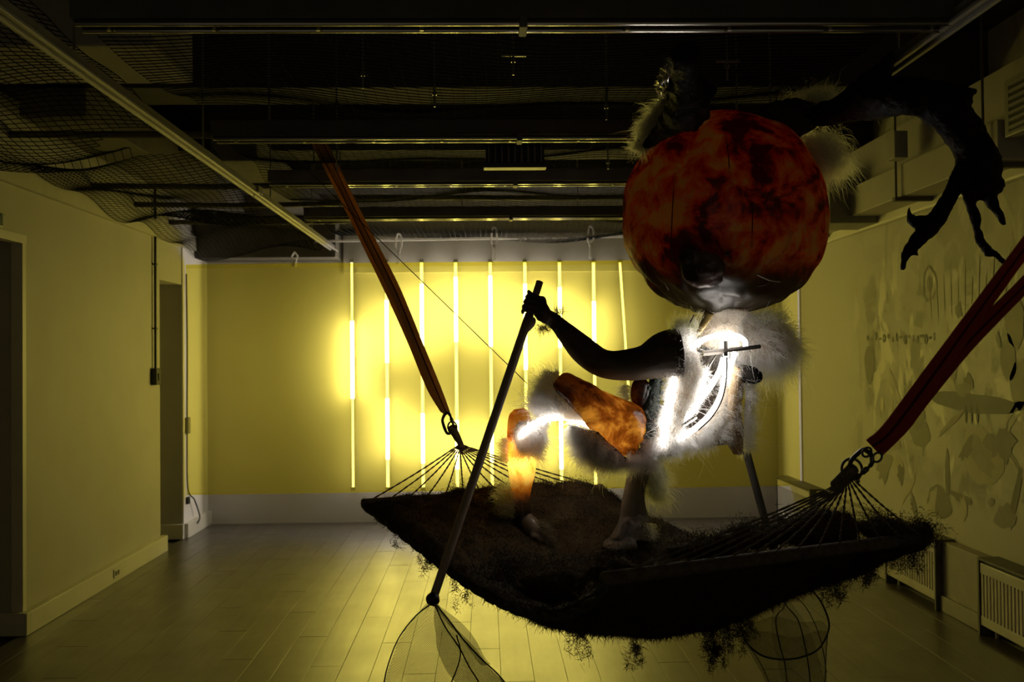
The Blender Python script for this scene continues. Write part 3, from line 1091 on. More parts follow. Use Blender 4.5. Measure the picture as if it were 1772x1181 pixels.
def netting(name, label, x0, x1, y0, y1, step, zf, r, cut=None, rl=None, ystep=None, knots=False):
    nxn, nyn = int((x1 - x0) / step) + 1, int((y1 - y0) / (ystep or step)) + 1
    rl = rl or r
    gx, gy = np.meshgrid(np.linspace(x0, x1, nxn), np.linspace(y0, y1, nyn), indexing='ij')
    z = np.vectorize(zf)(gx, gy)
    wob = 0.006
    px_ = gx + wob * np.sin(gy * 5.3 + gx * 2.0) + 0.0008 * rng.normal(size=gx.shape)
    py_ = gy + wob * np.sin(gx * 6.1 + gy) + 0.0008 * rng.normal(size=gx.shape)
    pt = np.stack([px_, py_, z], -1)
    keep = np.ones(gx.shape, bool)
    if cut is not None:
        keep = ~np.vectorize(cut)(gx, gy)
    V, Fc = [], []
    base = 0
    lines = [(pt[i], keep[i]) for i in range(nxn)] + [(pt[:, j], keep[:, j]) for j in range(nyn)]
    for il, (ln, kp) in enumerate(lines):
        n = len(ln)
        rr_ = rl if il < nxn else r
        tdir = np.gradient(ln, axis=0)
        tdir /= np.linalg.norm(tdir, axis=1)[:, None]
        side = np.cross(tdir, [0, 0, 1.0])
        side /= np.linalg.norm(side, axis=1)[:, None]
        upv = np.cross(side, tdir)
        vv = np.stack([ln + rr_ * (math.cos(a) * side + math.sin(a) * upv) for a in (math.pi / 2, math.pi * 7 / 6, math.pi * 11 / 6)], 1)
        V.append(vv.reshape(-1, 3))
        for i in range(n - 1):
            if kp[i] and kp[i + 1]:
                for j in range(3):
                    a, b = base + i * 3 + j, base + i * 3 + (j + 1) % 3
                    Fc.append((a, b, b + 3, a + 3))
        base += n * 3
    n0 = len(Fc)
    if knots:
        c = pt[keep].reshape(-1, 3)
        off = np.array([(1, 0, 0), (-1, 0, 0), (0, 1, 0), (0, -1, 0), (0, 0, 1), (0, 0, -1.0)]) * r * 1.5
        kv = (c[:, None, :] + off[None]).reshape(-1, 3)
        V.append(kv)
        for i in range(len(c)):
            b = base + i * 6
            for q in ((0, 2, 4), (2, 1, 4), (1, 3, 4), (3, 0, 4), (2, 0, 5), (1, 2, 5), (3, 1, 5), (0, 3, 5)):
                Fc.append((b + q[0], b + q[1], b + q[2]))
    o = obj(name, np.concatenate(V), Fc, M_NET)
    if knots:
        o.data.materials.append(M_KNOT)
        mi = np.zeros(len(Fc), np.int32)
        mi[n0:] = 1
        o.data.polygons.foreach_set('material_index', mi)
    recentre(o, ((x0 + x1) / 2, (y0 + y1) / 2, 2.6))
    o['kind'] = 'stuff'
    tag(o, label, 'netting')
    return o


def z_mid(x, y):
    s = 0.0
    for yy in (2.92, 4.43, 5.58, 6.95, 7.95):
        s += math.exp(-((y - yy) / 0.22) ** 2)
    return 2.585 + 0.05 * min(s, 1) - 0.012 + 0.03 * math.sin(x * 2.3 + 1.1 * y) + 0.015 * math.sin(x * 5 + y * 3)


def z_left(x, y):
    e = (x - XL) / (XT0 - XL)
    return 2.50 + 0.055 * math.sin(y * 3.1 + x * 1.5) * (0.4 + 0.6 * e) + 0.05 * math.sin(x * 4.0 - y * 1.2) + 0.03 * math.sin(y * 6.3 + 3 * x) + (0.05 if y < 5 else 0.0)


netting('ceiling_netting', 'dark square netting slung over the cross rails in the middle of the ceiling', XT0 + 0.06, XT1 - 0.05, 2.2, 8.9, 0.044, z_mid, 0.0023, rl=0.0009, ystep=0.038, knots=True)
netting('ceiling_netting', 'sagging wavy netting between the left wall and the left light track', XL + 0.05, XT0 - 0.04, 2.6, 8.95, 0.040, z_left, 0.0021,
        cut=lambda x, y: ((x + 1.55) / 0.22) ** 2 + ((y - 4.75) / 0.35) ** 2 < 1)

# ducts and pipes above the netting
tag(G().box((-2.35, 4.3, 2.86), (-1.42, 4.9, 3.1), bev=0.01).obj('ventilation_duct', M_DUCTPALE), 'pale rectangular duct above the hole in the left netting', 'duct')
tag(G().box((-2.45, 5.3, 2.80), (-2.1, 8.8, 3.0), bev=0.01).obj('ventilation_duct', M_DUCTDIM), 'long duct above the netting beside the left wall', 'duct')
tag(G().box((-1.75, 6.4, 2.78), (-1.45, 9.0, 2.95), bev=0.01).obj('ventilation_duct', M_DUCTDIM), 'narrow duct above the netting left of the light track', 'duct')
tag(G().box((XL + 0.01, 8.86, 2.41), (-1.32, YB - 0.01, 2.74), bev=0.01).obj('ventilation_duct', M_DUCTDIM), 'dark soffit box added over the left part of the yellow film, beside the bulkhead', 'duct')  # added box standing in for the dark corrugated ceiling, no duct
for k, (yy, zz, xa, xb, lab) in enumerate([(5.47, 2.745, XL, 1.25, 'steel pipe across the ceiling carrying the brown strap'), (6.6, 2.66, XL, -1.0, 'dark pipe over the left netting, nearer one'),
                                            (7.4, 2.66, XL, -1.0, 'dark pipe over the left netting, middle one'), (8.2, 2.64, XL, -1.0, 'dark pipe over the left netting, far one'), (7.5, 2.72, -1.0, 2.3, 'sagging pipe deep behind the rails')]):
    tag(G().tube([(xa, yy, zz), ((xa + xb) / 2, yy + 0.01, zz - 0.01), (xb, yy, zz)], 0.02, 10).obj('ceiling_pipe', M_DARKBEAM, None, True), lab, 'pipe')
t = thing('ceiling_vent', 'black louvred vent panel hanging between the second and third rails', 'vent', P(890, 270, 5.0))
qa, qb = P(840, 250, 5.0), P(942, 290, 5.0)
G().box((qa[0], 4.99, qb[2]), (qb[0], 5.03, qa[2] + 0.05)).obj('panel', M_BLACK, t)
G().box((qa[0] - 0.01, 4.97, qb[2] - 0.005), (qb[0] + 0.01, 5.05, qb[2] + 0.022), bev=0.004).obj('bottom_bar', M_BLACK, t)
for k in range(9):
    xx = qa[0] + (qb[0] - qa[0]) * (k + 0.5) / 9
    G().box((xx - 0.004, 4.972, qb[2] + 0.02), (xx + 0.004, 4.992, qa[2] + 0.05)).obj('slat', M_DARKBEAM, t)

# right side: boxed duct on brackets, AC unit
t = thing('boxed_duct', 'long pale boxed duct on rod brackets along the mural wall', 'duct', (2.6, 6.0, 2.43))
G().box((2.50, 4.76, 2.445), (XR - 0.02, 6.72, 2.64), bev=0.006).obj('duct_body', M_DUCTPALE, t)
G().box((2.36, 6.72, 2.40), (XR - 0.02, 7.1, 2.70), bev=0.008).obj('junction_box', mat('dim_box_paint', (0.26, 0.25, 0.21), 0.5, var=0.1), t)
G().box((2.52, 7.1, 2.445), (XR - 0.02, 8.5, 2.60), bev=0.006).obj('duct_body', M_DUCTPALE, t)
for yy in (4.85, 5.9, 7.7):
    G().box((2.46, yy - 0.02, 2.42), (XR - 0.02, yy + 0.02, 2.444)).obj('bracket', M_DARKBEAM, t)
    G().tube([(2.475, yy, 2.42), (2.475, yy, ZC)], 0.007, 8).obj('hanger_rod', M_DARKBEAM, t)
G().box((2.42, 5.78, 2.66), (2.5, 5.9, 2.82), bev=0.004).obj('valve_box', M_DUCTPALE, t)
struct(G().box((2.58, 3.2, 2.64), (XR, 8.6, 2.92)).obj('trim_6', M_DUCTPALE), 'pale soffit box above the duct')
t = thing('air_grille', 'white louvred air outlet at the right edge under the ceiling', 'vent', (2.45, 4.4, 2.7))
qa, qb = P(1737, 148, 4.72), P(1737, 232, 4.72)
xg = qa[0]
G().box((xg, 3.6, qb[2] - 0.02), (XR - 0.02, 4.72, qa[2] + 0.02), bev=0.006).obj('housing', M_GRILLE, t)
for k in range(7):
    zz = qb[2] + 0.015 + k * (qa[2] - qb[2] - 0.03) / 6
    G().box((xg - 0.012, 3.65, zz - 0.005), (xg + 0.003, 4.66, zz + 0.009)).obj('louvre', M_GRILLE, t)
G().box((xg - 0.002, 3.64, qb[2]), (xg + 0.001, 4.68, qa[2])).obj('dark_slot_backing', M_BLACK, t)

# ------------------------------------------------------------------ the hammock
ZBAR = 0.90
nL, nR = P(1047, 1003, 2.72), P(1606, 930, 3.30)
fL, fR = P(630, 871, 4.17), P(1040, 845, 4.62)
hm = thing('hammock', 'moss-covered hammock with wooden spreader bars hanging in the room', 'hammock', ((nL + nR + fL + fR) / 4))


def bar_obj(a, b, r, ext):
    d = (b - a) / np.linalg.norm(b - a)
    pts = [a - d * ext, a - d * (ext - 0.006), b + d * (ext - 0.006), b + d * ext]
    return G().tube(pts, [r * 0.82, r, r, r * 0.82], 14).obj('spreader_bar', M_WOOD, hm, True)


# bars with a rectangular-ish section
for a, b, r in ((nL, nR, 0.021), (fL, fR, 0.018)):
    bar_obj(a, b, r, 0.01)


def bed_point(s, t, lift=0.0):
    """s 0 far bar .. 1 near bar, t -1 left edge .. 1 right edge"""
    a = fL * (1 - t) / 2 + fR * (1 + t) / 2
    b = nL * (1 - t) / 2 + nR * (1 + t) / 2
    q = a * (1 - s) + b * s
    prof = (4 * s * (1 - s)) ** 0.85
    # the sides run straighter than the middle of the bed
    pull = 0.07 * prof * t
    ax = (fR - fL) / np.linalg.norm(fR - fL)
    q = q - ax * pull
    sag = (0.31 - 0.13 * t * t + (0.015 if t < 0 else -0.03) * abs(t)) * prof * (1 + 0.9 * (s - 0.5))
    q = q + np.array([0, 0, -sag + lift])
    return q


nS, nT = 46, 34
bv, bf = [], []
for i in range(nS + 1):
    for j in range(nT + 1):
        q = bed_point(i / nS, -1 + 2 * j / nT)
        bv.append(q)
for i in range(nS):
    for j in range(nT):
        a = i * (nT + 1) + j
        bf.append((a, a + 1, a + nT + 2, a + nT + 1))
bvt, bft = thicken(np.array(bv), bf, 0.006)
obj('bed_cloth', bvt, bft, M_BED, hm, True)
# mossy cushion: a lumpy layer over and under the cloth
mv, mf = [], []


def lump(q):
    return 0.5 + 0.5 * mnoise.fractal(Vector(q) * 5.0, 1.0, 2.0, 3)


mS, mT = 90, 66
for side in (1, -1):
    for i in range(mS + 1):
        for j in range(mT + 1):
            s, t_ = i / mS, -1 + 2 * j / mT
            q = bed_point(s, t_)
            e = min(1, (1 - abs(t_)) * 9 + 0.25) * min(1, min(s, 1 - s) * 10 + 0.25)
            h = (0.015 + 0.085 * max(0, lump(q) - 0.25) ** 1.2) * e if side > 0 else -(0.008 + 0.03 * lump(q + 7)) * e
            mv.append(q + np.array([0, 0, h]))
    o_ = len(mv) - (mS + 1) * (mT + 1)
    for i in range(mS):
        for j in range(mT):
            a = o_ + i * (mT + 1) + j
            mf.append((a, a + 1, a + mT + 2, a + mT + 1))
cush = obj('moss_cushion', mv, mf, M_MOSS, hm, True)


def blades(name, p, d, length, width, m, parent, seg=3, droop=0.2, curl=0.5):
    """fine leafy strands as narrow bent strips"""
    N = len(p)
    d = d / (np.linalg.norm(d, axis=1)[:, None] + 1e-9)
    L = np.asarray(length) * (0.4 + 0.9 * rng.random(N))
    sd = np.cross(d, rng.normal(size=(N, 3)))
    sd /= np.linalg.norm(sd, axis=1)[:, None] + 1e-9
    bend = rng.normal(size=(N, 3)) * curl
    V = []
    for k in range(seg + 1):
        t = k / seg
        c = p + L[:, None] * (d * t + bend * t * t)
        c[:, 2] -= L * droop * t * t
        w = width * (1 - 0.75 * t)
        V += [c - sd * w, c + sd * w]
    V = np.stack(V, 1).reshape(-1, 3)
    K = 2 * (seg + 1)
    idx = np.arange(N)[:, None] * K
    Fq = []
    for k in range(seg):
        Fq.append(np.concatenate([idx + 2 * k, idx + 2 * k + 1, idx + 2 * k + 3, idx + 2 * k + 2], 1))
    Fq = np.concatenate(Fq)
    base = wloc(parent)
    me = bpy.data.meshes.new(name)
    me.vertices.add(len(V))
    me.vertices.foreach_set('co', (V - base).reshape(-1))
    me.loops.add(Fq.size)
    me.loops.foreach_set('vertex_index', Fq.reshape(-1).astype(np.int32))
    me.polygons.add(len(Fq))
    me.polygons.foreach_set('loop_start', np.arange(0, Fq.size, 4, dtype=np.int32))
    me.update(calc_edges=True)
    me.materials.append(m)
    o = bpy.data.objects.new(name, me)
    COL.objects.link(o)
    o.parent = parent
    o['kind'] = 'stuff'
    return o


p, n = sample(cush, 110000)
upn = np.where(n[:, 2:3] < 0, n, n)
ps, ds, ls = [], [], [np.full(len(p), 0.013)]
ps.append(p)
nn = n.copy()
nn[:, 2] = np.abs(nn[:, 2])
half = (mS + 1) * (mT + 1)
# strands stand up on the upper face and hang on the lower face
below = rng.random(len(p)) < 0.4
nn[below, 2] *= -1
ds.append(nn + 0.7 * rng.normal(size=nn.shape))
# rim fringe
rim = []
for k in range(9000):
    s = rng.random()
    sd_ = rng.random()
    q = bed_point(s, -1 if sd_ < 0.5 else 1) if sd_ < 0.85 else bed_point(1.0 if sd_ < 0.95 else 0.0, -1 + 2 * rng.random())
    rim.append(q + rng.normal(size=3) * 0.010)
rim = np.array(rim)
ls.append(np.full(len(rim), 0.013))
ps.append(rim)
ds.append(rng.normal(size=rim.shape) + np.array([0, 0, -0.5]))
# hanging clumps along the under side
clumps = [((797, 1006), 3.62, 0.06, 260, 0.05), ((800, 1040), 3.62, 0.03, 70, 0.06), ((692, 925), 4.05, 0.05, 260, 0.04), ((1104, 1132), 3.35, 0.05, 260, 0.05), ((1242, 1108), 3.25, 0.06, 700, 0.05),
          ((1240, 1135), 3.25, 0.035, 300, 0.05), ((1290, 1085), 3.2, 0.07, 700, 0.05), ((1560, 955), 3.28, 0.07, 700, 0.05), ((1500, 985), 3.2, 0.05, 500, 0.04), ((755, 960), 3.85, 0.06, 500, 0.04),
          ((1590, 920), 3.3, 0.07, 1600, 0.045), ((1440, 1015), 3.15, 0.06, 600, 0.04), ((740, 975), 3.75, 0.03, 150, 0.04), ((1000, 1120), 3.45, 0.06, 300, 0.03),
          ((1430, 905), 3.3, 0.07, 2200, 0.045), ((1375, 915), 3.3, 0.07, 1800, 0.045), ((1300, 925), 3.4, 0.07, 1500, 0.04), ((1215, 945), 3.5, 0.07, 1500, 0.04), ((1520, 905), 3.3, 0.06, 1300, 0.04),
          ((1045, 880), 4.5, 0.08, 1800, 0.05), ((1000, 855), 4.5, 0.08, 1800, 0.05), ((945, 850), 4.5, 0.07, 1500, 0.05), ((1120, 955), 4.05, 0.07, 1500, 0.04), ((870, 855), 4.4, 0.07, 1500, 0.05), ((800, 860), 4.3, 0.07, 1300, 0.04),
          ((730, 868), 4.25, 0.05, 1000, 0.04), ((1060, 975), 3.6, 0.07, 1800, 0.04), ((960, 1000), 3.6, 0.09, 2000, 0.04), ((880, 985), 3.7, 0.08, 1600, 0.04)]
for (pp, Y, sp_, cnt, ln) in clumps:
    c = P(pp[0], pp[1], Y)
    if Y < 4.1 and cnt < 800:      # ragged hanging tuft: threads of moss drooping from the edge
        nth = max(3, cnt // 60)
        th_ = c + rng.normal(size=(nth, 3)) * np.array([sp_, sp_, sp_ * 0.4]) * 0.4 + np.array([0, 0, sp_ * 0.6])
        pick = rng.integers(0, nth, cnt * 2)
        tt_ = rng.random(cnt * 2)[:, None]
        q = th_[pick] + np.array([0, 0, -1.0]) * tt_ * sp_ * 1.1 + rng.normal(size=(cnt * 2, 3)) * 0.006 + 0.012 * np.sin(pick[:, None] * np.array([1.3, 2.1, 0]) + tt_ * 5)
    else:
        q = c + rng.normal(size=(cnt, 3)) * np.array([sp_, sp_, sp_ * 0.75]) * 0.5
    ls.append(np.full(len(q), 0.013))
    ps.append(q)
    ds.append(rng.normal(size=q.shape) + np.array([0, 0, 0.15]))
blades('moss', np.concatenate(ps), np.concatenate(ds), np.concatenate(ls), 0.0013, M_MOSS, hm, seg=3, droop=0.3, curl=0.6)
# solid hearts for the bigger mounds along the far and near edges
g = G()
for (px, py, Y, rx, rz) in [(1430, 915, 3.3, 55, 30), (1375, 925, 3.3, 40, 22), (1300, 932, 3.4, 60, 18), (1210, 950, 3.5, 60, 14), (1530, 915, 3.3, 50, 16), (1585, 925, 3.3, 30, 20),
                            (1035, 885, 4.5, 35, 40), (990, 865, 4.5, 45, 32), (930, 862, 4.5, 40, 26), (860, 866, 4.4, 50, 22), (790, 870, 4.3, 50, 20), (720, 875, 4.25, 50, 14), (1120, 965, 4.05, 45, 14),
                            (1060, 985, 3.6, 50, 18), (960, 1005, 3.6, 55, 20)]:
    g.ell(P(px, py, Y), (rx * pm(Y), rx * pm(Y) * 0.7, rz * pm(Y)), n=18, m=12)
o = g.obj('moss_mound', M_MOSS, hm)
fuse(o, 0.014, 2, disp=0.02, dscale=0.07)
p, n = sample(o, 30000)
blades('moss_tufts', p, n + 0.8 * rng.normal(size=n.shape), 0.017, 0.0012, M_MOSSLIT, hm, curl=0.6)

# twisted edge ropes
for t_ in (-1, 1):
    path = np.array([bed_point(s, t_) for s in np.linspace(0, 1, 60)])
    path[:, 2] -= 0.012
    for ph in (0, math.pi):
        tt, N_, B_ = frames(path)
        a = np.linspace(0, 60, 60)[:, None] + ph
        G().tube(path + 0.008 * (np.cos(a) * N_ + np.sin(a) * B_), 0.009, 6).obj('edge_rope', M_ROPE, hm, True)


def twisted(a, b, r, name, parent, m, turns=40):
    n = 44
    s = np.linspace(0, 1, n)[:, None]
    path = a * (1 - s) + b * s
    path[:, 2] -= 0.006 * np.sin(np.pi * s[:, 0])
    tt, N_, B_ = frames(path)
    g = G()
    for ph in (0, math.pi):
        an = s * turns + ph
        g.tube(path + r * 0.5 * (np.cos(an) * N_ + np.sin(an) * B_), r * 0.62, 5)
    return g.obj(name, m, parent, True)


nHook, fHook = P(1462, 827, 2.76), P(797, 772, 4.6)
NC = 14
for k in range(NC):
    f = (k + 0.5) / NC
    a = nL * (1 - f) + nR * f
    jit = np.array([0.03 * (f - 0.5), 0, -0.03 + 0.05 * abs(f - 0.3)])
    twisted(a + np.array([0, -0.012, 0.012]), nHook + jit, 0.0034, 'cord', hm, M_CORD)
    a = fL * (1 - f) + fR * f
    jit = np.array([0.02 * (f - 0.5), 0, -0.02 + 0.05 * abs(f - 0.5)])
    twisted(a + np.array([0, 0.0, 0.016]), fHook + jit, 0.0036, 'cord', hm, M_CORD)
# lashings and rings
a, b = P(1440, 848, 2.80), P(1476, 812, 2.72)
G().tube(smooth_path([a, (a + b) / 2, b], 6), [0.009] * 3 + [0.014] * 4 + [0.016] * 3 + [0.018] * 3, 12).obj('lashing', M_CORD, hm, True)
for k in range(7):
    s = 0.2 + k * 0.1
    c = a * (1 - s) + b * s
    d = (b - a) / np.linalg.norm(b - a)
    tt, N_, B_ = frames([c - d * 0.01, c + d * 0.01])
    an = np.linspace(0, 2 * math.pi, 15)[:, None]
    G().tube(c + 0.015 * (np.cos(an) * N_[0] + np.sin(an) * B_[0]), 0.0035, 6).obj('binding', M_CORD, hm, True)
a2, b2 = P(800, 775, 4.58), P(782, 740, 4.65)
G().tube(smooth_path([a2, (a2 + b2) / 2, b2], 4), np.linspace(0.012, 0.022, 9), 12).obj('lashing', M_CORD, hm, True)


def ring(c, r, tr, ax1, ax2, name, m, parent):
    an = np.linspace(0, 2 * math.pi, 31)[:, None]
    return G().tube(np.array(c) + r * (np.cos(an) * np.array(ax1) + np.sin(an) * np.array(ax2)), tr, 8, cap=False).obj(name, m, parent, True)


def unit(v_):
    v_ = np.asarray(v_, float)
    return v_ / np.linalg.norm(v_)


ring(P(1474, 812, 2.74), 0.028, 0.004, unit([1, 0, 0.45]), unit([-0.3, 0.25, 0.8]), 'ring', M_CARAB, hm)
ring(P(783, 740, 4.65), 0.026, 0.004, unit([0.6, 0.5, 0.6]), unit([-0.5, 0.1, 0.8]), 'ring', M_CARAB, hm)


def carabiner(c, axis, side, size, label, group):
    """D-shaped snap hook: body, hinged gate, screw sleeve"""
    t = thing('carabiner', label, 'carabiner', c, group)
    ax, sd_ = unit(axis), unit(side)
    sd_ = unit(sd_ - ax * (sd_ @ ax))
    prof = [(-0.25, 0.42), (-0.32, 0.25), (-0.32, -0.25), (-0.22, -0.46), (0.0, -0.52), (0.2, -0.42), (0.26, -0.3)]
    top = [(0.26, 0.3), (0.2, 0.46), (0.0, 0.55), (-0.25, 0.42)]
    full = [prof[k] for k in range(len(prof))]
    pts = [c + size * (a_ * sd_ + b_ * ax) for a_, b_ in (top + full[1:])]
    G().tube(smooth_path(pts, 5), size * 0.075, 10).obj('body', M_CARAB, t, True)
    G().tube([c + size * (0.26 * sd_ + 0.32 * ax), c + size * (0.26 * sd_ - 0.32 * ax)], size * 0.055, 8).obj('gate', M_CARAB, t, True)
    G().tube([c + size * (0.26 * sd_ + 0.12 * ax), c + size * (0.26 * sd_ - 0.1 * ax)], size * 0.09, 10).obj('screw_sleeve', M_CARAB, t, True)
    # nose hook
    G().tube(smooth_path([c + size * (0.26 * sd_ - 0.30 * ax), c + size * (0.30 * sd_ - 0.42 * ax), c + size * (0.42 * sd_ - 0.46 * ax)], 4), np.linspace(size * 0.08, size * 0.05, 9), 8).obj('nose', M_CARAB, t, True)
    return t


carabiner(P(1490, 803, 2.70), P(1512, 780, 2.66) - P(1474, 815, 2.74), P(1520, 815, 2.66) - P(1490, 790, 2.72), 0.086, 'dark steel carabiner joining the red strap to the near hammock ring', 'carabiners of the hammock')
carabiner(P(776, 733, 4.66), P(770, 712, 4.7) - P(783, 750, 4.64), P(800, 730, 4.6) - P(776, 733, 4.66), 0.095, 'small dark carabiner between the brown strap and the far hammock ring', 'carabiners of the hammock')
t = thing('strap_shackle', 'pair of small steel rings at the bottom of the red strap', 'ring', P(1510, 785, 2.66))
for px, py in ((1500, 783), (1518, 792)):
    ring(P(px, py, 2.66), 0.013, 0.0032, unit([1, 0, 0.3]), unit([0.2, 0.3, -1]), 'ring', M_CARAB, t)


def ribbon(cent, half, thick):
    """flat webbing: cent path, half width vectors per point"""
    cent = np.asarray(cent)
    half = np.asarray(half)
    tdir = np.gradient(cent, axis=0)
    nn_ = np.cross(tdir, half)
    nn_ /= np.linalg.norm(nn_, axis=1)[:, None]
    v_ = np.stack([cent - half - nn_ * thick, cent + half - nn_ * thick, cent + half + nn_ * thick, cent - half + nn_ * thick], 1).reshape(-1, 3)
    f_ = []
    n_ = len(cent)
    for i in range(n_ - 1):
        for j in range(4):
            a_, b_ = i * 4 + j, i * 4 + (j + 1) % 4
            f_.append((a_, b_, b_ + 4, a_ + 4))
    f_ += [(3, 2, 1, 0), tuple(range((n_ - 1) * 4, n_ * 4))]
    return v_, f_


def strap(name, label, rows, m, parent, part='band'):
    """rows: (x_edge1, y_edge1, x_edge2, y_edge2, Y)"""
    E1 = np.array([P(r[0], r[1], r[4]) for r in rows])
    E2 = np.array([P(r[2], r[3], r[4] + 0.01) for r in rows])
    E1, E2 = smooth_path(E1, 5), smooth_path(E2, 5)
    v_, f_ = ribbon((E1 + E2) / 2, (E2 - E1) / 2, 0.002)
    o = obj(part, v_, f_, m, parent, False)
    c = E1 * 0.5 + E2 * 0.5
    v_, f_ = ribbon(c + np.array([0, -0.0032, 0]), (E2 - E1) * 0.06, 0.0008)
    obj('stitching', v_, f_, M_STITCH, o)
    return o


st = thing('hanging_strap', 'wide dark red doubled strap coming down to the near end of the hammock', 'strap', P(1510, 780, 2.65), 'hammock straps')
strap('a', '', [(1499, 762, 1519, 783, 2.66), (1528, 736, 1554, 759, 2.62), (1600, 640, 1627, 661, 2.55), (1650, 573, 1674, 591, 2.49), (1710, 492, 1732, 508, 2.42), (1772, 408, 1794, 424, 2.35), (2050, 30, 2080, 52, 2.0), (2500, -640, 2540, -612, 1.55)], M_STRAP, st)
strap('b', '', [(1508, 770, 1526, 790, 2.69), (1548, 730, 1572, 744, 2.66), (1578, 688, 1602, 704, 2.62), (1656, 592, 1680, 608, 2.52), (1753, 496, 1771, 513, 2.40), (1830, 416, 1849, 432, 2.31), (2055, 180, 2082, 204, 2.05), (2500, -300, 2535, -270, 1.6)], M_STRAP, st)
st = thing('hanging_strap', 'long orange-brown strap running from the ceiling to the far end of the hammock', 'strap', P(775, 715, 4.7), 'hammock straps')
strap('a', '', [(766, 716, 779, 714, 4.68), (744, 672, 762, 668, 4.75), (713, 597, 730, 590, 4.87), (676, 508, 693, 500, 5.01), (636, 425, 651, 417, 5.14), (598, 348, 612, 341, 5.26), (556, 258, 569, 252, 5.40), (541, 226, 553, 221, 5.45)], M_STRAPO, st)
strap('b', '', [(763, 714, 775, 713, 4.70), (738, 672, 752, 668, 4.77), (707, 597, 722, 590, 4.89), (668, 510, 684, 503, 5.02), (627, 425, 640, 419, 5.16), (588, 345, 601, 340, 5.28), (543, 256, 555, 251, 5.42), (530, 224, 540, 220, 5.47)], M_STRAPO, st)

# ------------------------------------------------------------------ landing nets
t = thing('landing_net', 'long-handled landing net gripped by the raised hand, its bag hanging in front', 'net', P(748, 1042, 3.3), 'landing nets')
pA, pB, pC = P(934, 488, 4.06), P(916, 545, 4.02), P(749, 1038, 3.32)
G().tube([pA, pB], 0.0148, 14).obj('grip', M_POLE, t, True)
s_ = np.linspace(0, 1, 8)[:, None]
G().tube(pB * (1 - s_) + pC * s_, np.linspace(0.0185, 0.0145, 8), 14).obj('pole', M_POLE, t, True)
G().tube(smooth_path([P(921, 549, 4.0), P(920, 557, 4.0), P(914, 568, 3.99), P(910, 576, 3.985)], 3), [0.010, 0.014, 0.0165, 0.018, 0.018, 0.016, 0.014, 0.011, 0.008, 0.005], 10).obj('pole_socket', M_POLE, t, True)
G().tube(smooth_path([P(752, 1030, 3.33), P(749, 1038, 3.32), P(747, 1046, 3.31)], 3), [0.017, 0.02, 0.023, 0.024, 0.023, 0.02, 0.015], 12).obj('ferrule', M_BLACK, t, True)
rows = [(1045, 742, 756), (1062, 728, 764), (1090, 704, 784), (1120, 686, 812), (1150, 673, 842), (1185, 663, 876), (1230, 655, 905), (1290, 655, 920)]
nv, nf = [], []
na = 28
for i, (yy, xa, xb) in enumerate(rows):
    c = P((xa + xb) / 2, yy, 3.3)
    r_ = (xb - xa) / 2 * pm(3.3)
    for k in range(na):
        a = 2 * math.pi * k / na
        nv.append(c + np.array([r_ * math.cos(a), 0.42 * r_ * math.sin(a) * (1 + 0.2 * math.sin(3 * a)), 0.012 * math.sin(4 * a + i)]))
for i in range(len(rows) - 1):
    for k in range(na):
        a, b = i * na + k, i * na + (k + 1) % na
        nf.append((a, b, b + na, a + na))
obj('net_bag', nv, nf, M_NETCLOTH, t, True)
v_, f_ = sheet([(752, 1048, 3.28, 757, 1046, 3.28), (752, 1085, 3.24, 792, 1090, 3.26), (757, 1125, 3.2, 828, 1130, 3.25), (772, 1160, 3.18, 855, 1165, 3.25), (795, 1195, 3.18, 885, 1195, 3.25), (800, 1260, 3.2, 910, 1250, 3.25)], 10, 4, 0.02)
obj('net_fold', v_, f_, M_NETFOLD, t, True)
v_, f_ = sheet([(748, 1046, 3.36, 756, 1046, 3.36), (775, 1080, 3.36, 805, 1086, 3.36), (800, 1110, 3.36, 838, 1136, 3.36), (830, 1150, 3.36, 850, 1150, 3.36)], 8, 4, 0.02)
obj('net_fold', v_, f_, M_NETFOLD, t, True)
for pts in ([(745, 1046), (718, 1068), (690, 1105), (672, 1150), (663, 1190), (655, 1240)], [(752, 1046), (770, 1085), (795, 1122), (812, 1155), (830, 1185), (850, 1240)],
            [(754, 1046), (775, 1072), (800, 1105), (832, 1140), (862, 1168), (882, 1195), (905, 1240)], [(790, 1100), (797, 1130), (790, 1160), (780, 1185), (765, 1240)]):
    G().tube(smooth_path([P(a, b, 3.27) for a, b in pts], 6), 0.0026, 6).obj('frame_wire', M_WIRE, t, True)

t = thing('landing_net', 'landing net propped behind the hammock, its hoop and bag hanging below the moss', 'net', P(1345, 1030, 4.2), 'landing nets')
s_ = np.linspace(0, 1, 6)[:, None]
a, b = P(1275, 722, 4.22), P(1350, 1030, 4.25)
G().tube(P(1275, 722, 4.22) * (1 - s_) + P(1333, 935, 4.24) * s_, 0.0175, 12).obj('pole', M_POLEDIM, t, True)
G().tube(P(1333, 935, 4.24) * (1 - s_) + P(1354, 1028, 4.25) * s_, 0.013, 12).obj('pole', M_POLEDIM, t, True)
hoop = [(1355, 1022), (1385, 1015), (1412, 1030), (1430, 1062), (1434, 1090), (1418, 1122), (1390, 1137), (1355, 1142), (1318, 1135), (1292, 1112), (1282, 1085), (1283, 1060), (1305, 1036), (1330, 1025), (1355, 1022)]
hp = smooth_path([P(a_, b_, 4.25 + 0.10 * math.sin(2 * math.pi * k / 14 - 1.2)) for k, (a_, b_) in enumerate(hoop)], 5)
G().tube(hp, 0.0042, 8, cap=False).obj('hoop', M_WIRE, t, True)
nv, nf = [], []
na = 30
lv = [(1085, 1.0, 1357, 75, 0), (1115, 0.97, 1360, 70, 0), (1142, 0.9, 1366, 62, 0), (1165, 0.85, 1374, 56, 0), (1190, 0.8, 1379, 52, 0), (1230, 0.76, 1384, 48, 0), (1262, 0.6, 1386, 36, 0)]
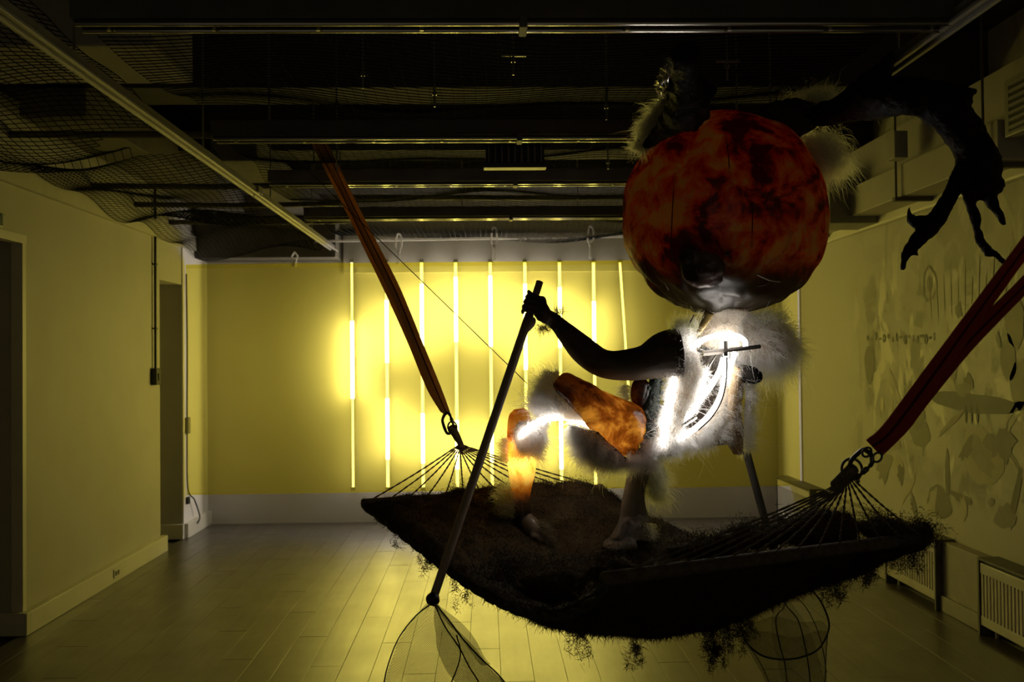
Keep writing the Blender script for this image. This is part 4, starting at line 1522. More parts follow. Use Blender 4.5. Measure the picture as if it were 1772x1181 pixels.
for i, (yy, k_, xc, r_, _) in enumerate(lv):
    c = P(xc, yy, 4.25)
    for k in range(na):
        a_ = 2 * math.pi * k / na
        rr = r_ * pm(4.25)
        nv.append(c + np.array([rr * math.cos(a_), 0.7 * rr * math.sin(a_), 0.01 * math.sin(5 * a_)]))
for i in range(len(lv) - 1):
    for k in range(na):
        a_, b_ = i * na + k, i * na + (k + 1) % na
        nf.append((a_, b_, b_ + na, a_ + na))
obj('net_bag', nv, nf, M_NETCLOTH, t, True)
hc = hp.mean(0)
ov = [hc + np.array([0, 0.05, 0])] + list(hp[:-1])
obj('net_back', ov, [(0, k, k + 1) for k in range(1, len(hp) - 1)], M_NETCLOTH, t, True)
v_, f_ = sheet([(1345, 1030, 4.2, 1362, 1030, 4.2), (1336, 1070, 4.16, 1392, 1075, 4.18), (1338, 1110, 4.14, 1408, 1110, 4.18), (1345, 1145, 4.14, 1420, 1150, 4.18), (1355, 1200, 4.14, 1430, 1200, 4.18), (1360, 1250, 4.14, 1420, 1250, 4.18)], 10, 4, 0.02)
obj('net_fold', v_, f_, M_NETCLOTH, t, True)
for pts in ([(1284, 1086), (1292, 1112), (1312, 1142), (1330, 1181), (1342, 1240)], [(1433, 1092), (1430, 1125), (1428, 1170), (1424, 1240)], [(1366, 1026), (1392, 1048), (1412, 1085), (1424, 1125), (1430, 1165)]):
    G().tube(smooth_path([P(a_, b_, 4.2) for a_, b_ in pts], 6), 0.002, 6).obj('seam', M_WIRE, t, True)
for pts in ([(1354, 1024), (1358, 1048), (1344, 1066), (1343, 1085), (1350, 1120), (1358, 1150), (1362, 1190), (1363, 1240)], [(1356, 1024), (1359, 1046), (1380, 1072), (1390, 1105), (1397, 1140), (1402, 1180), (1404, 1240)]):
    G().tube(smooth_path([P(a_, b_, 4.13) for a_, b_ in pts], 6), 0.0028, 6).obj('frame_wire', M_WIRE, t, True)

# ------------------------------------------------------------------ the creature
D0 = 4.1
cr_ = thing('creature_sculpture', 'hybrid creature sculpture with red globe head, branch antlers and fur, striding on the mossy hammock', 'sculpture', P(1090, 950, 4.1))


def part(name, m, lst, per=5, n=20, voxel=None, smooth=3, disp=0.0, dscale=0.05, flat=1.0, cap=True, parent=cr_, seed=0, extra=None):
    pts, rad = pxpath(lst)
    pts, rad = smooth_path(pts, per, rad)
    g = G().tube(pts, rad, n, cap, flat)
    if extra:
        extra(g)
    o = g.obj(name, m, parent, True)
    if voxel:
        fuse(o, voxel, smooth, disp, dscale, seed)
    return o


# --- globe head: a bag of gores, narrower towards the neck
HC = P(1253, 370, D0)
k_ = pm(D0)
prof = [(-173, 2), (-171, 30), (-165, 62), (-150, 95), (-128, 122), (-100, 145), (-50, 169), (0, 175), (45, 172), (75, 163), (100, 148), (125, 126), (145, 100), (160, 70), (170, 36), (174, 3)]
pr = smooth_path([(a_, b_, 0) for a_, b_ in prof], 4)
hv, hf = [], []
NH = 144
for i, (dy, hw, _) in enumerate(pr):
    for j in range(NH):
        th = 2 * math.pi * j / NH
        g_ = (th * 14 / (2 * math.pi) + 0.15) % 1.0
        seam = math.exp(-((min(g_, 1 - g_)) / 0.07) ** 2)
        r_ = hw * k_ * (1 - 0.022 * seam)
        px_, py_ = r_ * math.cos(th), r_ * math.sin(th)
        q = np.array([px_, py_, -dy * k_])
        if dy > 60 and px_ > 0:      # the lower right cheek stays full
            q[0] *= 1 + 0.0009 * (dy - 60)
        jw = min(1.0, max(0.0, (dy - 70) / 60))
        q = q * (1 + 0.030 * mnoise.noise(Vector(q) * 5) + 0.010 * mnoise.noise(Vector(q) * 18) + jw * (0.045 * mnoise.noise(Vector(q) * 9) + 0.03 * abs(mnoise.noise(Vector(q) * 16))))
        hv.append(HC + q)
for i in range(len(pr) - 1):
    for j in range(NH):
        a_, b_ = i * NH + j, i * NH + (j + 1) % NH
        hf.append((a_, a_ + NH, b_ + NH, b_))
zrel = HC[2] - np.array(cr_.location)[2]
HEAD_OFF = 5.1  # shifts the broad patches so the backlit left is painted brighter
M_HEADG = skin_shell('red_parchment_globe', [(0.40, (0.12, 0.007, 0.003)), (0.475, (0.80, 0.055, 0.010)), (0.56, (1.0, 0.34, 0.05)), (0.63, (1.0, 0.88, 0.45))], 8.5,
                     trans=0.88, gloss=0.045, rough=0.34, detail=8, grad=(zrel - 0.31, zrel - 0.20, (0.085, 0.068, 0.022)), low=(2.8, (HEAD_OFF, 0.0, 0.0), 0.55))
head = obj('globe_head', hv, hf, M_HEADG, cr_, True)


def on_head(px, py, out=0.0):
    """front surface point of the globe at a pixel"""
    Y = D0 - 0.1
    for _ in range(12):
        q = P(px, py, Y)
        d = q - HC
        dy = -d[2] / k_
        hw = np.interp(dy, [a_ for a_, _ in prof], [b_ for _, b_ in prof]) * k_
        yy = hw * hw - d[0] ** 2
        Y = HC[1] - math.sqrt(max(yy, 0.0004))
    q = P(px, py, Y)
    nrm = unit(q - HC)
    return q + nrm * out


# snout: a dark blunt cone, with nostril folds
q = on_head(1222, 447)
g = G()
for k in range(5):
    s = k / 4
    g.ell(q + np.array([0.02 * s, 0.048 - 0.028 * s, -0.02 * s]), ((0.10 - 0.04 * s), 0.05, (0.115 - 0.05 * s)), n=24, m=16)
o = g.obj('snout', M_SNOUT, head, True)
fuse(o, 0.009, 5, disp=0.006, dscale=0.05)
q2 = q + np.array([0.075, -0.03, 0.02])
G().ell(q2, (0.016, 0.012, 0.018), n=12, m=8).obj('nostril', M_BLACK, head, True)
# mouth crease, eye ring, seams
G().tube(smooth_path([on_head(a_, b_, 0.004) for a_, b_ in ((1262, 468), (1285, 466), (1305, 472), (1325, 481), (1338, 485), (1372, 488))], 5), 0.004, 6).obj('mouth_crease', mat('grey_film_edge', (0.25, 0.22, 0.16), 0.4), head, True)
M_LINE = mat('raised_red_thread', (0.35, 0.06, 0.02), 0.5)
pts = []
for k in range(22):
    a_ = math.radians(-75 + k * 12)
    pts.append(on_head(1343 + 43 * math.cos(a_ - 0.3), 299 + 43 * math.sin(a_ - 0.3), 0.001))
G().tube(smooth_path(pts, 2), 0.0028, 6).obj('eye_ring', M_LINE, head, True)
for lst in ([(1172, 285), (1166, 330), (1163, 380), (1162, 430), (1165, 455)], [(1252, 215), (1258, 250), (1262, 290), (1265, 330)], [(1300, 330), (1302, 380), (1300, 430)], [(1110, 440), (1125, 475), (1150, 510), (1175, 528)]):
    G().tube(smooth_path([on_head(a_, b_, 0.0008) for a_, b_ in lst], 4), 0.0022, 5).obj('stitch_line', M_STITCH, head, True)
G().tube(smooth_path([on_head(1370, 400, 0.002), on_head(1355, 435, 0.002), on_head(1330, 455, 0.002)], 4), 0.003, 5).obj('cheek_line', M_LINE, head, True)
# crinkled film folds round the jaw
for (x0_, y0_, x1_, y1_) in ((1130, 470, 1200, 540), (1160, 505, 1250, 520), (1240, 500, 1330, 490), (1270, 520, 1350, 500), (1215, 470, 1245, 530), (1190, 500, 1230, 470), (1300, 505, 1340, 520)):
    pts = [on_head(x0_ + (x1_ - x0_) * s + 4 * math.sin(9 * s), y0_ + (y1_ - y0_) * s + 3 * math.sin(7 * s + x0_), 0.001) for s in np.linspace(0, 1, 7)]
    G().tube(smooth_path(pts, 3), np.interp(np.linspace(0, 1, 19), [0, 0.5, 1], [0.0005, 0.004, 0.0005]), 5).obj('film_fold', mat('crinkled_film', (0.24, 0.20, 0.12), 0.25, var=0.3), head, True)
# hook on top
q = P(1256, 212, 4.0)
G().ell(q, (0.014, 0.014, 0.018), n=10, m=8).tube(smooth_path([q + (-0.045, 0, -0.016), q + (-0.02, 0, -0.01), q], 3), 0.004, 6).obj('top_hook', M_BLACK, head, True)
for k, (px, py) in enumerate(((1262, 200), (1345, 195))):
    tag(G().tube([P(px - 4, py + 8, 4.0), P(px + (35 if k == 0 else 15), 5, 3.75)], 0.0016, 5).obj('hanging_wire', M_WIRE),
        ['thin wire from the hook on top of the red globe head to the ceiling', 'thin wire holding the right side of the globe head'][k], 'wire', 'wires holding the creature')


# --- antlers
def antler(name, chains, voxel, seed, m=M_ANTLER, disp=0.007):
    g = G()
    for ch in chains:
        pts, rad = pxpath(ch)
        pts, rad = smooth_path(pts, 4, rad)
        rad = rad * 1.12
        g.tube(pts, rad, 12)
        g.ell(pts[0], (rad[0],) * 3, n=10, m=8)
    o = g.obj(name, m, cr_, True)
    fuse(o, voxel, 1, disp=disp, dscale=0.045, seed=seed)
    return o


dA = 4.0
antler('antler', [
    [(1405, 200, 4.00, 15), (1435, 196, 3.83, 20), (1475, 184, 3.61, 24), (1520, 172, 3.36, 32), (1560, 166, 3.22, 30), (1605, 172, 3.22, 30), (1645, 200, 3.22, 32), (1675, 240, 3.22, 30), (1697, 285, 3.22, 32), (1715, 315, 3.22, 20), (1734, 325, 3.22, 8)],
    [(1470, 168, 3.64, 14), (1510, 145, 3.42, 22), (1530, 120, 3.30, 13), (1542, 98, 3.24, 6), (1549, 79, 3.22, 1.5)],
    [(1560, 155, 3.22, 20), (1610, 155, 3.22, 15), (1650, 157, 3.22, 11), (1675, 160, 3.22, 9), (1690, 155, 3.22, 4)],
    [(1660, 160, 3.22, 9), (1675, 170, 3.22, 8), (1683, 179, 3.22, 4)],
    [(1672, 285, 3.22, 18), (1652, 322, 3.22, 13), (1636, 352, 3.22, 13), (1620, 380, 3.22, 15), (1600, 403, 3.22, 13), (1580, 425, 3.22, 10), (1568, 443, 3.22, 8), (1562, 466, 3.22, 3)],
    [(1612, 385, 3.22, 14), (1592, 386, 3.22, 11), (1576, 382, 3.22, 8), (1572, 368, 3.22, 4.5), (1574, 348, 3.22, 1)],
    [(1580, 425, 3.22, 5), (1586, 440, 3.22, 4), (1585, 449, 3.22, 1.5)],
    [(1672, 305, 3.22, 12), (1674, 330, 3.22, 8), (1682, 360, 3.22, 8), (1690, 392, 3.22, 7), (1698, 420, 3.22, 7), (1712, 435, 3.22, 6), (1725, 442, 3.22, 5), (1738, 456, 3.22, 4)],
    [(1703, 425, 3.22, 6), (1711, 440, 3.22, 4), (1713, 448, 3.22, 1.5)],
    [(1682, 315, 3.22, 9), (1690, 335, 3.22, 6), (1696, 349, 3.22, 4)],
    [(1700, 310, 3.22, 14), (1712, 340, 3.22, 12), (1722, 362, 3.22, 8), (1733, 378, 3.22, 6), (1740, 391, 3.22, 2)],
    [(1715, 320, 3.22, 14), (1728, 330, 3.22, 8), (1739, 318, 3.22, 3)],
], 0.0085, 1)
antler('antler', [
    [(1118, 252, 3.76, 8), (1140, 232, 3.72, 14), (1163, 210, 3.64, 22), (1185, 188, 3.57, 34), (1192, 160, 3.48, 32), (1186, 135, 3.39, 22), (1184, 110, 3.31, 24), (1186, 92, 3.26, 26), (1186, 80, 3.26, 14)],
    [(1200, 165, 3.49, 30), (1222, 160, 3.48, 18), (1237, 153, 3.45, 6), (1241, 149, 3.44, 2)],
    [(1190, 195, 3.59, 30), (1213, 198, 3.60, 16), (1224, 205, 3.63, 4)],
    [(1165, 145, 3.43, 14), (1148, 150, 3.44, 9), (1140, 140, 3.41, 6)],
    [(1186, 118, 3.34, 18), (1163, 120, 3.34, 12), (1142, 128, 3.37, 3)],
    [(1195, 195, 3.59, 24), (1200, 215, 3.66, 12), (1197, 226, 3.70, 4)],
], 0.009, 2)
# crumpled cellophane on the left antler
g = G()
v_, f_ = sheet([(1150, 108, 3.26, 1165, 95, 3.24), (1140, 125, 3.27, 1163, 122, 3.26), (1134, 145, 3.33, 1156, 148, 3.31), (1136, 162, 3.4, 1150, 165, 3.38), (1141, 174, 3.45, 1146, 174, 3.43)], 10, 5, 0.03)
v_ = v_ + np.array([0.012 * np.array(mnoise.noise_vector(Vector(q) * 45)) for q in v_])
obj('cellophane_wrap', v_, f_, M_CELLO, cr_, False)

# --- neck and shoulders
neck = part('neck', M_HIDE, [(1252, 535, 4.08, 44), (1250, 552, 4.08, 34), (1248, 570, 4.08, 30), (1246, 588, 4.1, 40)], n=26)
part('jaw_strap', mat('ochre_strap', (0.20, 0.14, 0.04), 0.4, var=0.3, scale=20), [(1228, 540, 4.0, 9), (1218, 560, 4.0, 7), (1207, 580, 4.0, 3)], n=10, flat=0.4)
G().tube([P(1201, 545, 3.98), P(1191, 565, 3.98)], 0.0028, 6).obj('pin', M_WIRE, cr_)

# --- arm with gripping hand
grip_dir = unit(pA - pB)
Gp = P(919, 529, 4.033)
e1 = unit(np.array([1, 0, 0]) - grip_dir * grip_dir[0])
e2 = np.cross(grip_dir, e1)
if e2[1] > 0:
    e2 = -e2          # e2 points towards the viewer


def hand_shapes(g):
    R = 0.0165
    wr_ = P(953, 551, 4.06)
    # palm, laid along the right side of the pole
    B = np.stack([e1, e2, grip_dir], 1)
    g.ell(Gp + e1 * 0.036 + e2 * 0.004 + grip_dir * 0.004, (0.026, 0.027, 0.048), B, 18, 14)
    g.ell(Gp + e1 * 0.050 + e2 * -0.002 - grip_dir * 0.012, (0.026, 0.024, 0.042), B, 16, 12)
    pth = smooth_path([Gp + e1 * 0.045 - grip_dir * 0.004, Gp + e1 * 0.07 - grip_dir * 0.026, wr_], 5)
    g.tube(pth, np.linspace(0.032, 0.030, len(pth)), 14)
    # four fingers of unequal size wrapped round the front of the pole
    for off, rad, reach in ((0.036, 0.0105, 215), (0.014, 0.0112, 230), (-0.009, 0.0106, 225), (-0.030, 0.0092, 205)):
        pts, rr = [], []
        for a_ in np.linspace(-8, reach, 15):
            an = math.radians(a_)
            ro = R + rad * 0.95 + 0.004 * math.exp(-((a_ - 20) / 25) ** 2) + 0.0035 * math.exp(-((a_ - 120) / 22) ** 2)
            pts.append(Gp + e1 * math.cos(an) * ro + e2 * math.sin(an) * ro + grip_dir * (off - 0.006 * a_ / 200))
            rr.append(rad * (1.0 + 0.12 * math.exp(-((a_ - 120) / 25) ** 2) - 0.15 * a_ / 220))
        g.tube(pts, rr, 10)
        g.ell(pts[-1], (rr[-1],) * 3, n=10, m=8)
        g.ell(pts[0] + e1 * 0.006, (rad * 1.15,) * 3, n=10, m=8)
    # thumb from the side of the palm, round the back of the pole and up over it
    pts = [Gp + e1 * 0.055 - e2 * 0.016 - grip_dir * 0.012, Gp + e1 * 0.040 - e2 * 0.027 + grip_dir * 0.018, Gp + e1 * 0.012 - e2 * 0.029 + grip_dir * 0.040, Gp - e1 * 0.014 - e2 * 0.022 + grip_dir * 0.052, Gp - e1 * 0.026 - e2 * 0.006 + grip_dir * 0.055]
    tp = smooth_path(pts, 4)
    g.tube(tp, np.interp(np.linspace(0, 1, len(tp)), [0, 0.35, 0.7, 1], [0.018, 0.0135, 0.0115, 0.0095]), 10)
    g.ell(tp[-1], (0.0098,) * 3, n=10, m=8)


arm = part('arm', M_ARM, [(1176, 612, 4.02, 46), (1150, 615, 4.02, 41), (1118, 627, 4.02, 31), (1085, 632, 4.03, 27.5), (1055, 632, 4.04, 25), (1032, 624, 4.05, 24.5), (1008, 605, 4.06, 24), (985, 582, 4.06, 19), (968, 564, 4.06, 14.5), (955, 552, 4.06, 13)],
           n=22, voxel=0.0042, smooth=5, extra=hand_shapes)
an = np.linspace(0, 1, 1600)[:, None]
# tufts at the wrist
q = P(966, 545, 4.04)
blades('wrist_moss', np.concatenate([P(966, 540, 4.04) + rng.normal(size=(260, 3)) * 0.010, P(942, 566, 4.04) + rng.normal(size=(260, 3)) * np.array([0.018, 0.01, 0.008]), P(955, 555, 4.02) + rng.normal(size=(150, 3)) * 0.016]),
       np.concatenate([rng.normal(size=(260, 3)) + np.array([0.6, 0, 0.3]), rng.normal(size=(410, 3)) + np.array([0.2, 0, -0.9])]), 0.022, 0.0009, M_MOSS, arm, curl=0.8)

# --- legs
calf = part('lower_leg', None, [(898, 708, 4.18, 9), (899, 716, 4.18, 17), (899, 735, 4.18, 21), (900, 762, 4.18, 23), (902, 790, 4.18, 25), (903, 815, 4.18, 24), (902, 840, 4.18, 19), (903, 865, 4.18, 14.5), (905, 890, 4.18, 15), (906, 912, 4.18, 18)], n=26)
zl = -np.array(cr_.location)[2]
za = P(900, 850, 4.18)[2] + zl
M_CALF = skin_shell('amber_to_grey_leg', [(0.36, (0.35, 0.08, 0.006)), (0.5, (0.80, 0.30, 0.02)), (0.64, (0.98, 0.62, 0.10))], 9, trans=0.93, gloss=0.04, rough=0.25,
                    grad=(za - 0.06, za - 0.0, (0.16, 0.10, 0.055)))
calf.data.materials.append(M_CALF)


def foot(name, heel, ball, toe, width, m, Y, ntoe=5, spread=1.0):
    """human foot: heel, arch, ball and five toes"""
    hl, bl = P(*heel), P(*ball)
    ax = unit(bl - hl)
    sdv = unit(np.cross(ax, [0, 0, 1]))
    g = G()
    L = np.linalg.norm(bl - hl)
    g.ell(hl, (width * 0.42, width * 0.42, width * 0.42), n=14, m=10)
    pts = [hl + ax * L * s + np.array([0, 0, h * width]) for s, h in ((0, 0.15), (0.35, 0.35), (0.7, 0.15), (1.0, 0.0))]
    g.tube(smooth_path(pts, 4), np.interp(np.linspace(0, 1, 13), [0, 0.4, 1], [width * 0.42, width * 0.45, width * 0.34]), 14)
    for k in range(ntoe):
        f = (k - 2) / 2
        b_ = bl + sdv * f * width * 0.42 - ax * abs(f) * 0.01
        ln = toe * (1.0 - 0.10 * k)
        rr = width * (0.17 if k == 0 else 0.12)
        g.ell(b_ - ax * 0.01, (rr * 1.4,) * 3, n=10, m=8)
        g.tube(smooth_path([b_ - ax * 0.02, b_ + ax * ln * 0.5 + np.array([0, 0, 0.004]), b_ + ax * ln + np.array([0, 0, -0.006])], 3), np.linspace(rr * 1.1, rr * 0.85, 7), 10)
        g.ell(b_ + ax * ln + np.array([0, 0, -0.006]), (rr * 0.9,) * 3, n=10, m=8)
    return g


M_PALE = skin_shell('pale_leg_cast', [(0.3, (0.16, 0.13, 0.10)), (0.7, (0.36, 0.31, 0.25))], 9, trans=0.35, gloss=0.05)
g = foot('f', (902, 912, 4.19), (938, 930, 4.12), 0.045, 0.085, M_PALE, 4.18)
g.tube(smooth_path([P(905, 880, 4.18), P(905, 900, 4.18), P(908, 915, 4.18)], 3), np.linspace(0.035, 0.040, 7), 14)
fuse(g.obj('foot', M_PALE, cr_, True), 0.006, 5)
thigh = part('thigh', M_AMBER, [(966, 655, 4.0, 15), (975, 662, 4.0, 19), (995, 677, 4.0, 23), (1030, 704, 4.02, 33), (1060, 728, 4.04, 42), (1082, 742, 4.06, 46), (1098, 748, 4.08, 44), (1108, 750, 4.08, 34)], n=30)
fuse(thigh, 0.012, 3, disp=0.009, dscale=0.09, seed=4)
shin = part('standing_leg', M_PALE, [(1112, 778, 4.08, 28), (1109, 800, 4.08, 25), (1104, 825, 4.08, 20), (1098, 850, 4.08, 18), (1096, 875, 4.08, 21), (1097, 900, 4.08, 26), (1096, 925, 4.07, 30)], n=26)
g = foot('f', (1104, 930, 4.09), (1068, 945, 3.98), 0.05, 0.12, M_PALE, 4.08)
g.tube(smooth_path([P(1097, 890, 4.08), P(1097, 912, 4.07), P(1094, 935, 4.06)], 3), np.linspace(0.05, 0.085, 7), 16)
fuse(g.obj('foot', M_PALE, cr_, True), 0.007, 6, disp=0.006, dscale=0.05)
part('hip_plate', M_AMBER, [(1112, 655, 4.1, 6), (1110, 664, 4.1, 15), (1108, 682, 4.1, 17), (1108, 698, 4.1, 13), (1110, 709, 4.1, 4)], n=20, flat=0.5)
sc = part('scaled_spine', M_SCALE, [(1136, 650, 4.13, 10), (1130, 680, 4.12, 13), (1124, 715, 4.1, 16), (1120, 750, 4.08, 15), (1120, 785, 4.06, 10)], n=18)
for k in range(16):
    s = k / 15
    c = np.array([P(1136 - 18 * s + 2, 655 + 125 * s, 4.06 - 0.03 * s)]).reshape(3)
    c = c + np.array([0.03 * math.sin(k * 2.4), 0, 0])
    G().ell(c, (0.009, 0.004, 0.011), n=8, m=6).obj('scale', M_SCALE, sc, True)
part('arm_stub', mat('matt_black_stub', (0.008, 0.007, 0.006), 0.95, spec=0.0), [(1276, 642, 4.12, 12), (1296, 649, 4.08, 16), (1310, 651, 4.06, 13), (1318, 649, 4.05, 6)], n=16)

# --- neon tubes and their bracket
neon = {
    'a': [(1198, 601, 4.0), (1212, 591, 3.99), (1232, 583, 3.98), (1255, 580, 3.98), (1275, 582, 3.99), (1288, 590, 4.0), (1290, 600, 4.03)],
    'b': [(1256, 588, 4.0), (1256, 625, 4.0), (1253, 660, 3.98), (1245, 690, 3.97), (1228, 718, 3.96), (1205, 740, 3.95), (1178, 760, 3.94)],
    'c': [(1252, 620, 4.03), (1244, 645, 4.03), (1228, 672, 4.03), (1206, 700, 4.03), (1190, 720, 4.03), (1181, 733, 4.02)],
    'd': [(1168, 655, 3.99), (1160, 690, 3.97), (1152, 730, 3.95), (1147, 774, 3.94)],
    'e': [(903, 815, 4.17), (899, 785, 4.16), (897, 768, 4.13), (903, 752, 4.08), (918, 738, 4.06), (940, 729, 4.06), (965, 724, 4.07), (990, 726, 4.08), (1012, 735, 4.07), (1035, 745, 4.06), (1062, 747, 4.06), (1082, 758, 4.06)],
    'f': [(1272, 610, 4.05), (1262, 640, 4.06), (1250, 665, 4.06)],
}
for k, lst in neon.items():
    r_ = 0.0105 if k != 'e' else 0.009
    pts = smooth_path([P(*a_) for a_ in lst], 6)
    G().tube(pts, r_, 10).obj('neon_tube', M_NEON, cr_, True)
g = G()
M_BRK = mat('bracket_steel', (0.22, 0.2, 0.18), 0.35, metal=0.8, var=0.15)
for (a_, b_, w_) in (((1217, 612, 3.97), (1258, 607, 3.96), 0.011), ((1256, 607, 3.95), (1316, 600, 3.97), 0.008), ((1256, 590, 3.96), (1256, 617, 3.96), 0.009), ((1180, 738, 3.95), (1205, 722, 3.96), 0.008)):
    p0, p1 = P(*a_), P(*b_)
    G().tube([p0, p1], w_, 4).obj('bracket', M_BRK, cr_)
G().tube(smooth_path([P(1258, 618, 3.955), P(1257, 655, 3.95), P(1249, 692, 3.94), P(1232, 722, 3.94), P(1208, 745, 3.94)], 5), 0.0035, 6).obj('bracket', M_BRK, cr_)
G().tube([P(1240, 613, 3.98), P(1228, 632, 4.0)], 0.005, 6).obj('bracket', M_BRK, cr_)

# --- hides
CT = P(1235, 665, 4.08)


def hide(name, rows, m, bulge=0.0, nc=14, parent=cr_, t=0.004):
    v_, f_ = sheet(rows, nc, 6, bulge)
    v_, f_ = thicken(v_, f_, t)
    return obj(name, v_, f_, m, parent, True)


def fur_on(o, count, length, m, centre=None, direction=None, **kw):
    p_, n_ = sample(o, count)
    if centre is not None:
        d_ = p_ - centre
        d_ /= np.linalg.norm(d_, axis=1)[:, None] + 1e-9
        s_ = np.sign((n_ * d_).sum(1))
        s_[s_ == 0] = 1
        n_ = n_ * s_[:, None]
    if direction is not None:
        n_ = n_ * kw.pop('nmix', 0.5) + np.array(direction)
    return hair('fur', p_, n_, length, m, o, **kw)


flap = hide('chest_flap', [(1180, 598, 4.02, 1206, 606, 4.0), (1170, 635, 4.0, 1212, 648, 3.99), (1152, 690, 3.99, 1192, 700, 3.98), (1138, 740, 3.98, 1178, 748, 3.98), (1122, 792, 3.99, 1172, 788, 3.99)], M_HIDE, 0.015)
fur_on(flap, 5200, 0.075, M_FUR, centre=P(1200, 690, 4.3), radius=0.0008, spread=0.7, gravity=0.1, comb=(-0.15, -0.05, -0.1))
e_ = np.array([P(1218 - 30 * s + rng.normal() * 3, 640 + 90 * s, 4.0 + 0.015 * rng.normal()) for s in rng.random(1300)])
hair('edge_fur', e_, np.tile(np.array([0.6, -0.2, 0.35]), (1300, 1)), 0.05, M_FUR, flap, spread=0.6, gravity=0.0, frizz=0.4)
lining = hide('torso_lining', [(1200, 590, 4.2, 1300, 585, 4.24), (1190, 640, 4.22, 1290, 650, 4.26), (1170, 700, 4.2, 1280, 710, 4.26), (1130, 790, 4.14, 1262, 770, 4.2)], M_HIDEDARK, -0.05)
g = G()
g.ell(P(1318, 598, 4.2), (58 * k_, 0.11, 42 * k_), n=30, m=20).ell(P(1275, 575, 4.2), (45 * k_, 0.09, 32 * k_), n=24, m=16)
shoulder = g.obj('shoulder_hide', M_HIDE, cr_, True)
fuse(shoulder, 0.014, 4, disp=0.015, dscale=0.08)
fur_on(shoulder, 7500, 0.10, M_FUR, centre=P(1300, 600, 4.2), radius=0.0010, spread=0.75, gravity=0.45, frizz=0.3, comb=(0.25, -0.1, -0.15))
flank = hide('flank_hide', [(1264, 632, 4.08, 1288, 645, 4.1), (1262, 665, 4.06, 1284, 668, 4.1), (1260, 700, 4.05, 1282, 700, 4.1), (1256, 735, 4.04, 1282, 738, 4.1), (1258, 765, 4.05, 1284, 768, 4.1), (1268, 785, 4.06, 1282, 788, 4.1)],
             skin_shell('tan_hide', [(0.3, (0.42, 0.29, 0.15)), (0.7, (0.62, 0.46, 0.27))], 14, trans=0.45, gloss=0.03), 0.02)
inner = hide('flank_lining', [(1256, 620, 4.12, 1278, 636, 4.1), (1248, 668, 4.1, 1266, 676, 4.08), (1236, 705, 4.06, 1262, 712, 4.06), (1208, 742, 4.02, 1260, 742, 4.05), (1226, 756, 4.02, 1266, 770, 4.05)], M_HIDE, 0.02)
fur_on(inner, 3000, 0.05, M_FUR, centre=P(1240, 700, 4.3), spread=0.7, gravity=0.2, comb=(-0.1, 0, -0.1))
p_, n_ = sample(flank, 700)
hair('fur', p_, n_ * 0 + np.array([0.3, -0.8, -0.2]), 0.04, M_FUR, flank, spread=0.8, gravity=0.2)
e_ = np.array([P(1290 - 4 * s + abs(rng.normal()) * 5, 650 + 128 * s, 4.12 + 0.03 * rng.normal()) for s in rng.random(3600)])
hair('edge_fur', e_, np.tile(np.array([0.8, 0.0, -0.2]), (3600, 1)), 0.065, M_FURGREY, flank, spread=0.5, gravity=0.15, frizz=0.35)
belly = hide('belly_hide', [(1112, 764, 4.03, 1242, 728, 4.03), (1116, 780, 4.02, 1238, 746, 4.02), (1122, 796, 4.04, 1228, 764, 4.04)], M_HIDE, 0.02)
fur_on(belly, 3200, 0.06, M_FUR, centre=P(1180, 740, 4.2), spread=0.6, gravity=0.35, comb=(-0.1, 0, -0.3))
# ruff of hair behind the arm stump and around the neck
e_ = np.array([P(1186 + rng.normal() * 7, 570 + 75 * s, 4.0 + 0.03 * rng.normal()) for s in rng.random(2600)])
hair('shoulder_ruff', e_, np.tile(np.array([-0.1, -0.2, 0.5]), (2600, 1)), 0.055, M_FURGREY, arm, spread=0.8, gravity=0.1, frizz=0.4)
e_ = np.array([P(1168 + 40 * s + rng.normal() * 4, 572 - 6 * math.sin(3 * s), 4.02 + 0.03 * rng.normal()) for s in rng.random(1500)])
hair('shoulder_ruff', e_, np.tile(np.array([-0.35, 0, 1.0]), (1500, 1)), 0.06, M_FURGREEN, arm, spread=0.5, gravity=0.0, frizz=0.35)
e_ = np.array([P(1330 + rng.normal() * 14, 553 + rng.normal() * 6, 4.15 + 0.04 * rng.normal()) for s in range(1400)])
hair('moss_tuft', e_, np.tile(np.array([0.1, 0, 1.0]), (1400, 1)), 0.055, M_FURGREEN, shoulder, spread=0.8, gravity=0.0, frizz=0.4)
p_, n_ = sample(neck, 2600)
hair('fur', p_, n_, 0.04, M_FUR, neck, spread=0.8, gravity=0.5)

# fur round the knee gap
kn = hide('knee_hide', [(945, 645, 4.06, 966, 642, 4.03), (925, 672, 4.08, 975, 680, 4.05), (918, 700, 4.1, 995, 706, 4.06), (930, 722, 4.1, 1012, 730, 4.06)], M_HIDE, 0.01)
fur_on(kn, 3600, 0.085, M_FUR, centre=P(975, 715, 4.35), spread=0.6, gravity=0.0, comb=(-0.35, 0, 0.35))
ck = hide('calf_collar', [(897, 733, 4.1, 942, 722, 4.12), (890, 752, 4.09, 945, 745, 4.1), (895, 772, 4.11, 940, 768, 4.12), (900, 786, 4.13, 926, 788, 4.14)], M_HIDE, 0.02)
fur_on(ck, 4200, 0.055, M_FUR, centre=P(905, 760, 4.3), spread=0.75, gravity=0.25, comb=(0.35, 0, -0.15))
e_ = np.array([P(879 + rng.normal() * 2, 762 + 38 * s, 4.17 + 0.02 * rng.normal()) for s in rng.random(900)])
hair('side_tuft', e_, np.tile(np.array([-1.0, 0, 0.3]), (900, 1)), 0.05, M_FURGREY, calf, spread=0.45, gravity=0.0, frizz=0.4)
